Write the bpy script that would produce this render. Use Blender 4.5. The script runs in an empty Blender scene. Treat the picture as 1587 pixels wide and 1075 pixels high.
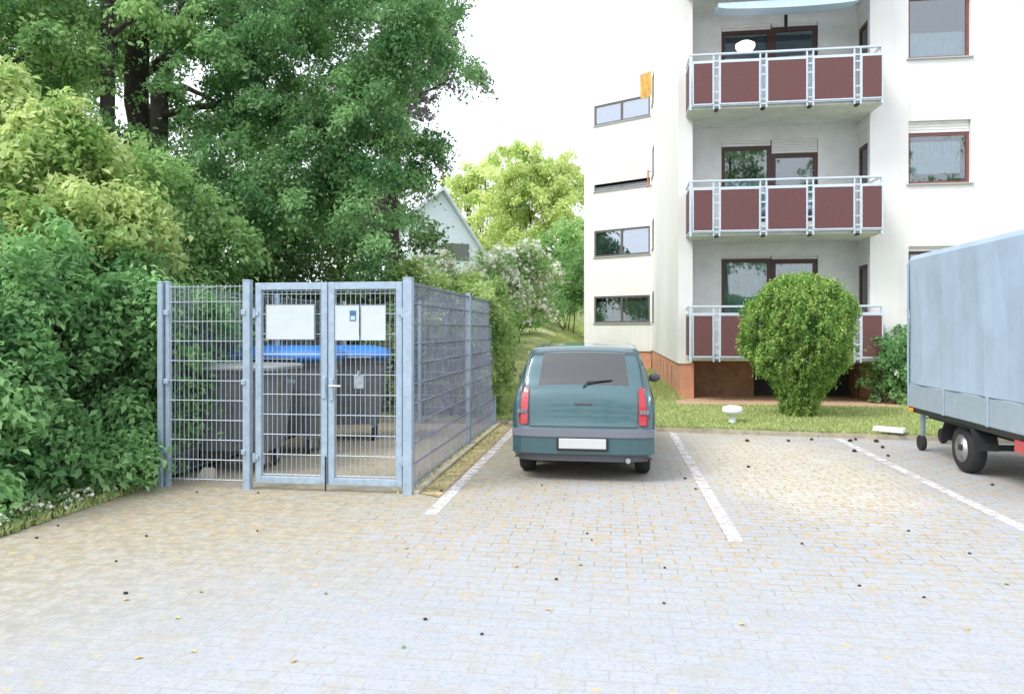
import bpy, math, random
import numpy as np
from mathutils import Vector

# ---------------------------------------------------------------- camera, sky, sun, exposure
SC = bpy.context.scene
F = 1146.0; CX = 793.5; HY = 511.0; EYE = 1.6
YAW = math.atan(155.0 / F)
SA, CA = math.sin(YAW), math.cos(YAW)

cam_d = bpy.data.cameras.new('camera'); cam = bpy.data.objects.new('camera', cam_d)
SC.collection.objects.link(cam); SC.camera = cam
cam.location = (0, 0, EYE)
cam.rotation_euler = (math.radians(90), 0, YAW)
cam_d.sensor_width = 36.0; cam_d.lens = 36.0 * F / 1587.0
cam_d.shift_y = -(537.5 - HY) / 1587.0
cam_d.clip_end = 2000; cam_d.clip_start = 0.05

SUN_EL, SUN_AZ = math.radians(52), math.radians(232)   # azimuth clockwise from +Y
world = bpy.data.worlds.new("World"); SC.world = world; world.use_nodes = True
nt = world.node_tree; nt.nodes.clear()
sky = nt.nodes.new('ShaderNodeTexSky'); sky.sky_type = 'NISHITA'; sky.sun_disc = False
sky.sun_elevation = SUN_EL; sky.sun_rotation = SUN_AZ
sky.dust_density = 4.0; sky.air_density = 1.0; sky.ozone_density = 1.0
hs = nt.nodes.new('ShaderNodeHueSaturation'); hs.inputs['Saturation'].default_value = 0.22
mxs = nt.nodes.new('ShaderNodeMixRGB'); mxs.inputs[0].default_value = 0.6
mxs.inputs[2].default_value = (9.3, 9.9, 10.8, 1)          # bright, evenly overcast cloud cover
bg = nt.nodes.new('ShaderNodeBackground'); bg.inputs['Strength'].default_value = 0.096
wo = nt.nodes.new('ShaderNodeOutputWorld')
nt.links.new(sky.outputs[0], hs.inputs['Color']); nt.links.new(hs.outputs[0], mxs.inputs[1])
nt.links.new(mxs.outputs[0], bg.inputs['Color']); nt.links.new(bg.outputs[0], wo.inputs['Surface'])

sun_d = bpy.data.lights.new('sun', 'SUN'); sun_d.energy = 1.05; sun_d.angle = math.radians(22)
sun_d.color = (1.0, 0.96, 0.9)
sun = bpy.data.objects.new('sun', sun_d); SC.collection.objects.link(sun)
sd = Vector((math.sin(SUN_AZ) * math.cos(SUN_EL), math.cos(SUN_AZ) * math.cos(SUN_EL), math.sin(SUN_EL)))
sun.rotation_euler = sd.to_track_quat('Z', 'Y').to_euler()

SC.view_settings.view_transform = 'Standard'; SC.view_settings.look = 'None'
SC.view_settings.exposure = 1.25; SC.view_settings.gamma = 1.0
try: SC.view_settings.use_curve_mapping = False
except Exception: pass
SC.cycles.max_bounces = 8; SC.cycles.transparent_max_bounces = 12

# ---------------------------------------------------------------- helpers
R = random.Random(7)
def C2W(xc, D, z=0.0): return Vector((xc * CA - D * SA, xc * SA + D * CA, z))
def W(px, D, z=0.0): return C2W((px - CX) / F * D, D, z)
def WP(px, py, D): return W(px, D, EYE + (HY - py) / F * D)
def G(px, py, z=0.0):
    D = (EYE - z) * F / (py - HY); return W(px, D, z)
def XatY(px, Y):
    r = (px - CX) / F; D = Y / (r * SA + CA); return D * (r * CA - SA)

def link(o): SC.collection.objects.link(o); return o
def tag(o, label=None, cat=None, group=None, kind=None):
    if label: o['label'] = label
    if cat: o['category'] = cat
    if group: o['group'] = group
    if kind: o['kind'] = kind
    return o
def empty(name, loc=(0, 0, 0), rz=0.0):
    o = bpy.data.objects.new(name, None); link(o); o.location = loc; o.rotation_euler = (0, 0, rz)
    o.empty_display_size = 0.2
    return o
def copy_tree(o, parent=None):
    c = o.copy(); link(c)
    if parent is not None: c.parent = parent
    for ch in [k for k in SC.collection.objects if k.parent == o]:
        copy_tree(ch, c)
    return c

class MB:
    def __init__(s): s.v = []; s.f = []
    def add(s, vs, fs):
        n = len(s.v); s.v += [tuple(v) for v in vs]; s.f += [tuple(i + n for i in f) for f in fs]; return s
    def box(s, x0, x1, y0, y1, z0, z1, bev=0.0, mat=None):
        if bev <= 0:
            vs = [(x, y, z) for z in (z0, z1) for y in (y0, y1) for x in (x0, x1)]
            fs = [(0, 2, 3, 1), (4, 5, 7, 6), (0, 1, 5, 4), (2, 6, 7, 3), (0, 4, 6, 2), (1, 3, 7, 5)]
        else:
            b = min(bev, abs(x1 - x0) / 2.01, abs(y1 - y0) / 2.01, abs(z1 - z0) / 2.01)
            vs = []; idx = {}
            for ix, X in enumerate((x0, x1)):
                for iy, Y in enumerate((y0, y1)):
                    for iz, Z in enumerate((z0, z1)):
                        sx = 1 if ix == 0 else -1; sy = 1 if iy == 0 else -1; sz = 1 if iz == 0 else -1
                        idx[ix, iy, iz, 0] = len(vs); vs.append((X, Y + sy * b, Z + sz * b))
                        idx[ix, iy, iz, 1] = len(vs); vs.append((X + sx * b, Y, Z + sz * b))
                        idx[ix, iy, iz, 2] = len(vs); vs.append((X + sx * b, Y + sy * b, Z))
            I = idx; fs = []
            for ix in (0, 1): fs.append((I[ix,0,0,0], I[ix,1,0,0], I[ix,1,1,0], I[ix,0,1,0]))
            for iy in (0, 1): fs.append((I[0,iy,0,1], I[1,iy,0,1], I[1,iy,1,1], I[0,iy,1,1]))
            for iz in (0, 1): fs.append((I[0,0,iz,2], I[1,0,iz,2], I[1,1,iz,2], I[0,1,iz,2]))
            for iy in (0, 1):
                for iz in (0, 1): fs.append((I[0,iy,iz,1], I[1,iy,iz,1], I[1,iy,iz,2], I[0,iy,iz,2]))
            for ix in (0, 1):
                for iz in (0, 1): fs.append((I[ix,0,iz,0], I[ix,1,iz,0], I[ix,1,iz,2], I[ix,0,iz,2]))
            for ix in (0, 1):
                for iy in (0, 1): fs.append((I[ix,iy,0,0], I[ix,iy,1,0], I[ix,iy,1,1], I[ix,iy,0,1]))
            for ix in (0, 1):
                for iy in (0, 1):
                    for iz in (0, 1): fs.append(tuple(I[ix,iy,iz,k] for k in range(3)))
        if mat is not None: vs = [mat(Vector(v)) for v in vs]
        return s.add(vs, fs)
    def tube(s, pts, rad, n=8, caps=True):
        pts = [Vector(p) for p in pts]
        if not hasattr(rad, '__len__'): rad = [rad] * len(pts)
        vs = []; fs = []; prev = None
        for i, p in enumerate(pts):
            a = pts[max(i - 1, 0)]; b = pts[min(i + 1, len(pts) - 1)]
            t = (b - a).normalized()
            if prev is None:
                up = Vector((0, 0, 1)) if abs(t.z) < 0.9 else Vector((1, 0, 0))
                u = t.cross(up).normalized()
            else:
                u = (prev - t * prev.dot(t)).normalized()
            prev = u; w = t.cross(u)
            for k in range(n):
                an = 2 * math.pi * k / n
                vs.append(p + (u * math.cos(an) + w * math.sin(an)) * rad[i])
        for i in range(len(pts) - 1):
            for k in range(n):
                fs.append((i*n+k, i*n+(k+1) % n, (i+1)*n+(k+1) % n, (i+1)*n+k))
        if caps:
            fs.append(tuple(range(n))[::-1]); fs.append(tuple((len(pts)-1)*n+k for k in range(n)))
        return s.add(vs, fs)
    def lathe(s, prof, n=24, origin=(0, 0, 0), axis='z'):
        vs = []; fs = []
        for (r, h) in prof:
            for k in range(n):
                a = 2 * math.pi * k / n; c, d = r * math.cos(a), r * math.sin(a)
                v = (c, d, h) if axis == 'z' else ((h, c, d) if axis == 'x' else (c, h, d))
                vs.append((v[0]+origin[0], v[1]+origin[1], v[2]+origin[2]))
        m = len(prof)
        for i in range(m - 1):
            for k in range(n):
                fs.append((i*n+k, i*n+(k+1) % n, (i+1)*n+(k+1) % n, (i+1)*n+k))
        fs.append(tuple(range(n))[::-1]); fs.append(tuple((m-1)*n+k for k in range(n)))
        return s.add(vs, fs)
    def prism(s, poly, y0, y1, mat=None):      # poly in (x,z), extruded along y
        n = len(poly)
        vs = [(x, y0, z) for x, z in poly] + [(x, y1, z) for x, z in poly]
        fs = [tuple(range(n)), tuple(range(2*n-1, n-1, -1))] + [(i, i+n, (i+1) % n + n, (i+1) % n) for i in range(n)]
        if mat is not None: vs = [mat(Vector(v)) for v in vs]
        return s.add(vs, fs)
    def build(s, name, mat, parent=None, smooth=False):
        me = bpy.data.meshes.new(name); me.from_pydata(s.v, [], s.f); me.update()
        import bmesh
        bm = bmesh.new(); bm.from_mesh(me); bmesh.ops.recalc_face_normals(bm, faces=bm.faces); bm.to_mesh(me); bm.free()
        me.materials.append(mat)
        if smooth:
            for p in me.polygons: p.use_smooth = True
        o = bpy.data.objects.new(name, me); link(o)
        if parent is not None: o.parent = parent
        return o
def frame_map(origin, ang):
    c, s_ = math.cos(ang), math.sin(ang); o = Vector(origin)
    return lambda v: Vector((o.x + v.x*c - v.y*s_, o.y + v.x*s_ + v.y*c, o.z + v.z))

# ---------------------------------------------------------------- materials
def mat(name, col, rough=0.6, metal=0.0, noise=0.0, nscale=8.0, bump=0.0, bscale=60.0, col2=None, spec=None, coat=0.0):
    m = bpy.data.materials.new(name); m.use_nodes = True
    n = m.node_tree; b = n.nodes['Principled BSDF']
    b.inputs['Roughness'].default_value = rough; b.inputs['Metallic'].default_value = metal
    if spec is not None: b.inputs['Specular IOR Level'].default_value = spec
    if coat: b.inputs['Coat Weight'].default_value = coat; b.inputs['Coat Roughness'].default_value = 0.06
    tc = n.nodes.new('ShaderNodeTexCoord')
    if noise > 0 or col2:
        t = n.nodes.new('ShaderNodeTexNoise'); t.inputs['Scale'].default_value = nscale
        t.inputs['Detail'].default_value = 6; t.inputs['Roughness'].default_value = 0.65
        n.links.new(tc.outputs['Object'], t.inputs['Vector'])
        r = n.nodes.new('ShaderNodeValToRGB'); r.color_ramp.elements[0].position = 0.35; r.color_ramp.elements[1].position = 0.68
        c1 = tuple(max(0, c * (1 - noise)) for c in col); c2 = col2 or tuple(min(1, c * (1 + noise)) for c in col)
        r.color_ramp.elements[0].color = (*c1, 1); r.color_ramp.elements[1].color = (*c2, 1)
        n.links.new(t.outputs['Fac'], r.inputs['Fac']); n.links.new(r.outputs[0], b.inputs['Base Color'])
    else: b.inputs['Base Color'].default_value = (*col, 1)
    if bump > 0:
        t2 = n.nodes.new('ShaderNodeTexNoise'); t2.inputs['Scale'].default_value = bscale; t2.inputs['Detail'].default_value = 4
        n.links.new(tc.outputs['Object'], t2.inputs['Vector'])
        bp = n.nodes.new('ShaderNodeBump'); bp.inputs['Strength'].default_value = bump; bp.inputs['Distance'].default_value = 0.01
        n.links.new(t2.outputs['Fac'], bp.inputs['Height']); n.links.new(bp.outputs[0], b.inputs['Normal'])
    return m

def leaf_mat(name, dark, light, trans=0.48, rough=0.6):
    m = bpy.data.materials.new(name); m.use_nodes = True
    n = m.node_tree; b = n.nodes['Principled BSDF']; out = n.nodes['Material Output']
    at = n.nodes.new('ShaderNodeAttribute'); at.attribute_name = 'tint'
    r = n.nodes.new('ShaderNodeValToRGB'); r.color_ramp.elements[0].color = (*dark, 1); r.color_ramp.elements[1].color = (*light, 1)
    n.links.new(at.outputs['Fac'], r.inputs['Fac']); n.links.new(r.outputs[0], b.inputs['Base Color'])
    b.inputs['Roughness'].default_value = rough; b.inputs['Specular IOR Level'].default_value = 0.15
    tr = n.nodes.new('ShaderNodeBsdfTranslucent')
    hv = n.nodes.new('ShaderNodeHueSaturation'); hv.inputs['Value'].default_value = 1.3; hv.inputs['Saturation'].default_value = 1.1
    n.links.new(r.outputs[0], hv.inputs['Color']); n.links.new(hv.outputs[0], tr.inputs['Color'])
    mx = n.nodes.new('ShaderNodeMixShader'); mx.inputs[0].default_value = trans
    n.links.new(b.outputs[0], mx.inputs[1]); n.links.new(tr.outputs[0], mx.inputs[2]); n.links.new(mx.outputs[0], out.inputs['Surface'])
    return m

def glass_mat(name, tint=(0.75, 0.85, 0.9), base=0.25):
    m = bpy.data.materials.new(name); m.use_nodes = True
    n = m.node_tree; out = n.nodes['Material Output']; n.nodes.remove(n.nodes['Principled BSDF'])
    tr = n.nodes.new('ShaderNodeBsdfTransparent'); tr.inputs[0].default_value = (*tint, 1)
    gl = n.nodes.new('ShaderNodeBsdfGlossy'); gl.inputs['Roughness'].default_value = 0.02
    fr = n.nodes.new('ShaderNodeFresnel'); fr.inputs[0].default_value = 1.5
    ad = n.nodes.new('ShaderNodeMath'); ad.operation = 'ADD'; ad.inputs[1].default_value = base; ad.use_clamp = True
    mx = n.nodes.new('ShaderNodeMixShader')
    n.links.new(fr.outputs[0], ad.inputs[0]); n.links.new(ad.outputs[0], mx.inputs[0])
    n.links.new(tr.outputs[0], mx.inputs[1]); n.links.new(gl.outputs[0], mx.inputs[2]); n.links.new(mx.outputs[0], out.inputs['Surface'])
    return m

def wall_mat():
    m = mat('white_render', (0.80, 0.79, 0.78), 0.9, noise=0.03, nscale=1.3, bump=0.3, bscale=90)
    n = m.node_tree; b = n.nodes['Principled BSDF']; src = b.inputs['Base Color'].links[0].from_socket
    tc = n.nodes.new('ShaderNodeTexCoord'); mp = n.nodes.new('ShaderNodeMapping'); mp.inputs['Scale'].default_value = (3.0, 3.0, 0.22)
    t = n.nodes.new('ShaderNodeTexNoise'); t.inputs['Scale'].default_value = 1.6; t.inputs['Detail'].default_value = 7; t.inputs['Roughness'].default_value = .65
    n.links.new(tc.outputs['Object'], mp.inputs[0]); n.links.new(mp.outputs[0], t.inputs['Vector'])
    r = n.nodes.new('ShaderNodeMapRange'); r.inputs['From Min'].default_value = .52; r.inputs['From Max'].default_value = .78; r.inputs['To Max'].default_value = .35
    n.links.new(t.outputs['Fac'], r.inputs['Value'])
    mx = n.nodes.new('ShaderNodeMixRGB'); mx.inputs[2].default_value = (.52, .51, .48, 1); n.links.new(r.outputs[0], mx.inputs[0]); n.links.new(src, mx.inputs[1]); n.links.new(mx.outputs[0], b.inputs['Base Color'])
    return m
M = dict(
    render=wall_mat(),
    loggia=mat('loggia_render', (0.74, 0.75, 0.74), 0.9, noise=0.10, nscale=1.6, bump=0.25, bscale=70),
    slab=mat('slab_concrete', (0.66, 0.69, 0.64), 0.9, noise=0.12, nscale=2.2, bump=0.2),
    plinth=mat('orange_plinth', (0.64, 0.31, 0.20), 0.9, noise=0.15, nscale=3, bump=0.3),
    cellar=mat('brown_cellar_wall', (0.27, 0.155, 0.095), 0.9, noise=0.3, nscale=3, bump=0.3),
    galv=mat('galvanised_steel', (0.37, 0.47, 0.58), 0.5, 0.25, noise=0.13, nscale=14, bump=0.05),
    wire_dark=mat('shade_toned_wire', (0.25, 0.27, 0.36), 0.55, 0.2, noise=.2, nscale=6),  # shade on the side, left and back fences put into the wire colour
    wire=mat('galvanised_wire', (0.42, 0.48, 0.56), 0.5, 0.3),
    rail=mat('rail_steel', (0.58, 0.65, 0.74), 0.5, 0.2, noise=0.08, nscale=12),
    panel=mat('balcony_panel', (0.135, 0.056, 0.058), 0.75, noise=0.16, nscale=40),
    wframe=mat('brown_window_frame', (0.075, 0.04, 0.035), 0.55),
    wframe_red=mat('mahogany_window_frame', (0.20, 0.075, 0.07), 0.5, noise=0.15, nscale=10),
    wframe_grey=mat('grey_window_frame', (0.12, 0.11, 0.12), 0.5),
    shutter=mat('roller_shutter', (0.76, 0.76, 0.74), 0.6, noise=0.04),
    curtain=mat('curtain', (0.74, 0.80, 0.80), 0.9, noise=0.12, nscale=5),
    green_curtain=mat('green_curtain', (0.40, 0.54, 0.44), 0.9, noise=0.25, nscale=4),
    interior=mat('dark_interior', (0.05, 0.055, 0.06), 0.9),
    glass=glass_mat('window_glass', (0.80, 0.88, 0.92), 0.13),
    glass_blue=glass_mat('blue_window_glass', (0.45, 0.65, 0.85), 0.35),
    sill=mat('sill', (0.42, 0.43, 0.44), 0.6),
    white=mat('white_paint', (0.82, 0.84, 0.85), 0.6, noise=0.04, nscale=20),
    paper=mat('paper_sign', (0.56, 0.63, 0.66), 0.5, noise=0.04, nscale=6),
    blueprint=mat('blue_print', (0.05, 0.16, 0.30), 0.5),
    binbody=mat('bin_plastic', (0.15, 0.165, 0.18), 0.5, noise=0.2, nscale=5, bump=0.1),
    binlid=mat('grey_bin_lid', (0.24, 0.26, 0.27), 0.5, noise=0.2, nscale=6, bump=0.1),
    bluelid=mat('blue_bin_lid', (0.03, 0.17, 0.50), 0.45, noise=0.15, nscale=4),
    rubber=mat('rubber', (0.02, 0.02, 0.022), 0.75),
    dark=mat('dark_metal', (0.03, 0.03, 0.033), 0.5, 0.3),
    carpaint=mat('teal_car_paint', (0.045, 0.110, 0.130), 0.35, 0.25, noise=0.06, nscale=3, coat=1.0),
    carglass=glass_mat('car_glass', (0.30, 0.38, 0.40), 0.12),
    seatcloth=mat('seat_cloth', (0.07, 0.075, 0.085), 0.9),
    carplastic=mat('car_plastic', (0.08, 0.085, 0.095), 0.6),
    bumper=mat('car_bumper', (0.17, 0.18, 0.22), 0.5),
    redlamp=mat('red_lamp', (0.42, 0.012, 0.025), 0.2, coat=0.8),
    amber=mat('amber_lamp', (0.85, 0.33, 0.02), 0.3, coat=0.5),
    plate=mat('blank_plate', (0.55, 0.56, 0.56), 0.4),
    rim=mat('rim', (0.45, 0.46, 0.48), 0.35, 0.8),
    tarp=mat('pale_blue_tarp', (0.33, 0.42, 0.53), 0.55, noise=0.10, nscale=1.6, bump=0.3, bscale=5),
    alu=mat('aluminium', (0.36, 0.44, 0.52), 0.5, 0.3, noise=0.06),
    bark=mat('bark', (0.055, 0.045, 0.040), 0.95, noise=0.4, nscale=9, bump=1.0, bscale=22),
    stem=mat('stem', (0.08, 0.06, 0.04), 0.95, noise=0.3, nscale=9),
    line=mat('line_paint', (0.62, 0.61, 0.60), 0.8, noise=0.0, nscale=7, col2=(0.80, 0.80, 0.80)),
    kerb=mat('kerb_concrete', (0.40, 0.36, 0.27), 0.9, noise=0.25, nscale=6, bump=0.4),
    clod=mat('dark_clod', (0.045, 0.03, 0.022), 0.95, noise=0.5, nscale=40),
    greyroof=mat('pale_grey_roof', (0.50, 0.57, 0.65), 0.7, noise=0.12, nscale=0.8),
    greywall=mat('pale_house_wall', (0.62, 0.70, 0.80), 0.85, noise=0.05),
    orangecloth=mat('orange_cloth', (0.80, 0.48, 0.14), 0.8, noise=0.15),
    redcloth=mat('red_cloth', (0.62, 0.18, 0.13), 0.8, noise=0.15),
    soil=mat('soil', (0.10, 0.075, 0.045), 0.95, noise=0.4, nscale=5, bump=0.8, bscale=20),
    gravel=mat('orange_gravel', (0.52, 0.34, 0.22), 0.95, noise=0.35, nscale=18, bump=1.0, bscale=50),
    lawn=mat('lawn', (0.27, 0.34, 0.10), 0.95, noise=0.3, nscale=1.2, col2=(0.50, 0.52, 0.24), bump=0.8, bscale=60),
)
L = dict(
    shrub=leaf_mat('shrub_leaves', (0.09, 0.22, 0.08), (0.39, 0.62, 0.29)),
    shrub_light=leaf_mat('shrub_light_leaves', (0.24, 0.4, 0.12), (0.72, 0.78, 0.4)),
    tree=leaf_mat('tree_leaves', (0.09, 0.21, 0.085), (0.37, 0.58, 0.28)),
    tree_b=leaf_mat('tree_b_leaves', (0.1, 0.23, 0.085), (0.42, 0.6, 0.26)),
    copper=leaf_mat('copper_leaves', (0.1, 0.09, 0.1), (0.3, 0.26, 0.29)),
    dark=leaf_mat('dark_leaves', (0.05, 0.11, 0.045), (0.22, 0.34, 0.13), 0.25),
    ivy=leaf_mat('ivy_leaves', (0.15, 0.27, 0.08), (0.54, 0.66, 0.3)),
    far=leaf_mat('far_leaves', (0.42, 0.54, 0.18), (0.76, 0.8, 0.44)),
    mid=leaf_mat('mid_leaves', (0.2, 0.38, 0.13), (0.54, 0.68, 0.34)),
    thuja=leaf_mat('thuja_leaves', (.12, .27, .06), (.50, .66, .20), 0.2),
    flower=leaf_mat('flowers', (0.700, 0.700, 0.580), (0.800, 0.800, 0.760), 0.2),
    grass=leaf_mat('grass', (0.28, 0.36, 0.12), (0.62, 0.66, 0.34), 0.3),
)

# paving: interlocking concrete blocks with mossy, sandy joints
def paving_mat():
    m = bpy.data.materials.new('paving'); m.use_nodes = True
    n = m.node_tree; b = n.nodes['Principled BSDF']; N = n.nodes.new; K = n.links.new
    tc = N('ShaderNodeTexCoord'); P = tc.outputs['Object']
    def noise(scale, detail=4, rough=0.6, vec=None):
        t = N('ShaderNodeTexNoise'); t.inputs['Scale'].default_value = scale; t.inputs['Detail'].default_value = detail
        t.inputs['Roughness'].default_value = rough; K(vec or P, t.inputs['Vector']); return t.outputs['Fac']
    def ramp(fac, p0, p1, a=0.0, c=1.0):
        r = N('ShaderNodeMapRange'); r.interpolation_type = 'SMOOTHSTEP'
        r.inputs['From Min'].default_value = p0; r.inputs['From Max'].default_value = p1
        r.inputs['To Min'].default_value = a; r.inputs['To Max'].default_value = c; K(fac, r.inputs['Value']); return r.outputs[0]
    def math_(op, a, c):
        t = N('ShaderNodeMath'); t.operation = op
        for i, q in enumerate((a, c)):
            if isinstance(q, (int, float)): t.inputs[i].default_value = q
            else: K(q, t.inputs[i])
        return t.outputs[0]
    def mix(fac, a, c):
        t = N('ShaderNodeMixRGB')
        if isinstance(fac, (int, float)): t.inputs[0].default_value = fac
        else: K(fac, t.inputs[0])
        for i, q in ((1, a), (2, c)):
            if isinstance(q, tuple): t.inputs[i].default_value = (*q, 1)
            else: K(q, t.inputs[i])
        return t.outputs[0]
    wob = N('ShaderNodeTexNoise'); wob.inputs['Scale'].default_value = 3.0; K(P, wob.inputs['Vector'])
    vm = N('ShaderNodeVectorMath'); vm.operation = 'MULTIPLY_ADD'; vm.inputs[1].default_value = (0.02, 0.02, 0); K(wob.outputs['Color'], vm.inputs[0]); K(P, vm.inputs[2])
    br = N('ShaderNodeTexBrick'); br.inputs['Scale'].default_value = 1.0
    br.inputs['Brick Width'].default_value = 0.22; br.inputs['Row Height'].default_value = 0.11
    br.inputs['Mortar Size'].default_value = 0.007; br.inputs['Mortar Smooth'].default_value = 0.5
    br.inputs['Color1'].default_value = (0.1, 0.1, 0.1, 1); br.inputs['Color2'].default_value = (0.9, 0.9, 0.9, 1); br.inputs['Mortar'].default_value = (0.5, 0.5, 0.5, 1)
    K(vm.outputs[0], br.inputs['Vector'])
    sep = N('ShaderNodeSeparateXYZ'); K(P, sep.inputs[0]); X, Y = sep.outputs[0], sep.outputs[1]
    base = mix(br.outputs['Color'], (0.325, 0.350, 0.395), (0.360, 0.385, 0.430))
    base = mix(ramp(noise(1.1, 6, 0.7), 0.35, 0.7), base, (0.375, 0.395, 0.435))
    base = mix(ramp(noise(45, 3), 0.5, 0.75, 0, 0.45), base, (0.25, 0.25, 0.27))
    base = mix(ramp(noise(30, 3), 0.62, 0.8, 0, 0.4), base, (0.5, 0.5, 0.5))
    base = mix(ramp(noise(5.5, 5, 0.7), 0.46, 0.66, 0, 0.45), base, (0.36, 0.32, 0.24))
    # greenish brown dirt towards the planted left side and the enclosure
    e = math_('ADD', math_('MULTIPLY', X, -0.42), math_('MULTIPLY', Y, 0.22))
    e = math_('ADD', e, math_('MULTIPLY', noise(1.3, 5, 0.7), 1.2))
    left = ramp(e, 1.8, 3.5, 0, 0.85)
    base = mix(left, base, mix(ramp(noise(9, 5, 0.7), 0.4, 0.62), (0.27, 0.24, 0.16), (0.40, 0.365, 0.29)))
    # worn sandy patch in the empty bay
    dx = math_('DIVIDE', math_('SUBTRACT', X, 2.05), 1.15); dy = math_('DIVIDE', math_('SUBTRACT', Y, 8.9), 2.5)
    rr = math_('ADD', math_('MULTIPLY', dx, dx), math_('MULTIPLY', dy, dy))
    rr = math_('ADD', rr, math_('MULTIPLY', noise(1.6, 5, 0.75), 1.7))
    sand = ramp(rr, 1.05, 2.3, 0.70, 0.0)
    base = mix(sand, base, mix(ramp(noise(7, 5, 0.7), 0.4, 0.65), (0.54, 0.49, 0.38), (0.60, 0.57, 0.52)))
    # joints: dark, mossy yellow in patches
    jm = math_('MULTIPLY', br.outputs['Fac'], ramp(noise(2.2, 4), 0.3, 0.6, 0.0, 0.30))
    my = math_('MULTIPLY', ramp(Y, 3.6, 6.0), ramp(noise(2.6, 5, 0.75), 0.34, 0.52))
    jcol = mix(my, (0.27, 0.26, 0.25), (0.46, 0.33, 0.13))
    jcol = mix(ramp(noise(3.7, 3), 0.60, 0.68), jcol, (0.17, 0.21, 0.10))
    base = mix(jm, base, jcol)
    jm2 = math_('MULTIPLY', math_('MULTIPLY', br.outputs['Fac'], my), 1.0)
    base = mix(jm2, base, mix(ramp(noise(6, 3), .42, .6), (0.20, 0.17, 0.09), (0.46, 0.31, 0.12)))
    blot = math_('MULTIPLY', my, ramp(noise(13, 4, 0.6), 0.48, 0.62, 0, 0.8))
    base = mix(blot, base, (0.42, 0.31, 0.15))
    fy = math_('MULTIPLY', ramp(noise(9.5, 2, 0.5), 0.66, 0.74, 0, 0.7), 1.0)
    base = mix(fy, base, (0.48, 0.38, 0.16))
    base = mix(ramp(noise(26, 6, 0.85), 0.5, 0.60, 0, 0.42), base, (0.24, 0.24, 0.25))
    base = mix(ramp(noise(17, 6, 0.8), 0.53, 0.66, 0, 0.30), base, (0.46, 0.46, 0.47))
    K(base, b.inputs['Base Color']); b.inputs['Roughness'].default_value = 0.85
    h = math_('SUBTRACT', math_('MULTIPLY', noise(60, 3), 0.25), math_('MULTIPLY', br.outputs['Fac'], 1.0))
    h = math_('ADD', h, math_('MULTIPLY', br.outputs['Color'], 0.25))
    bp = N('ShaderNodeBump'); bp.inputs['Strength'].default_value = 0.3; bp.inputs['Distance'].default_value = 0.006
    K(h, bp.inputs['Height']); K(bp.outputs[0], b.inputs['Normal'])
    return m
M['paving'] = paving_mat()

# ---------------------------------------------------------------- leaf cloud generator
def leaf_mesh(name, material, parent, clumps, seed, size=0.09, aspect=0.55, density=None, droop=0.35, shell=0.55, tvar=0.35, soft=0.45):
    """clumps: rows (x,y,z, rx,ry,rz, rot, n, tint)."""
    rng = np.random.default_rng(seed)
    cen, nrm, tin = [], [], []
    for (x, y, z, rx, ry, rz, rot, n, t) in clumps:
        n = int(n)
        d = rng.normal(size=(n, 3)); d /= np.linalg.norm(d, axis=1)[:, None]
        r = shell + (1 - shell) * rng.random(n) ** 0.6
        lump = 1 + 0.30 * np.sin(d[:, 0] * 5 + x * 3) * np.sin(d[:, 1] * 5 + y * 3) + 0.2 * np.sin(d[:, 2] * 7 + z)
        r = r * lump
        if soft: r = r * (1 + 0.38 * np.abs(rng.normal(size=n)) * (rng.random(n) < .45))
        p = d * r[:, None] * np.array([rx, ry, rz])
        if soft:     # sprays arch over and hang
            t1, t2 = rng.normal(size=2) * .30
            rr_ = (p[:, 0]**2 + p[:, 1]**2)
            p[:, 2] += p[:, 0] * t1 + p[:, 1] * t2 - soft * rr_ / max(rx, ry)
        c, s = math.cos(rot), math.sin(rot)
        q = np.stack([p[:, 0]*c - p[:, 1]*s + x, p[:, 0]*s + p[:, 1]*c + y, p[:, 2] + z], 1)
        dd = np.stack([d[:, 0]*c - d[:, 1]*s, d[:, 0]*s + d[:, 1]*c, d[:, 2]], 1)
        cen.append(q); nrm.append(dd * .7 + rng.normal(size=(n, 3)) * 0.6 + np.array([0, 0, 0.5]))
        tin.append(np.clip(t + rng.normal(size=n) * tvar * 0.5, 0, 1))
    cen = np.concatenate(cen); nrm = np.concatenate(nrm); tin = np.concatenate(tin); n = len(cen)
    keep = cen[:, 2] > 0.02
    cen, nrm, tin = cen[keep], nrm[keep], tin[keep]; n = len(cen)
    nrm /= np.linalg.norm(nrm, axis=1)[:, None]
    a = rng.normal(size=(n, 3)); a[:, 2] -= droop * 2
    a -= nrm * (a * nrm).sum(1)[:, None]; a /= np.linalg.norm(a, axis=1)[:, None] + 1e-9
    b = np.cross(nrm, a)
    s = size * (0.45 + 1.0 * rng.random(n))[:, None]
    fold = nrm * s * 0.12
    v = np.empty((n, 4, 3), np.float32)
    v[:, 0] = cen - a * s * 0.5; v[:, 1] = cen + b * s * aspect * 0.5 + fold
    v[:, 2] = cen + a * s * 0.5 - nrm * s * 0.12; v[:, 3] = cen - b * s * aspect * 0.5 + fold
    return quads_mesh(name, material, parent, v, tin, tri=True)

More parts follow.
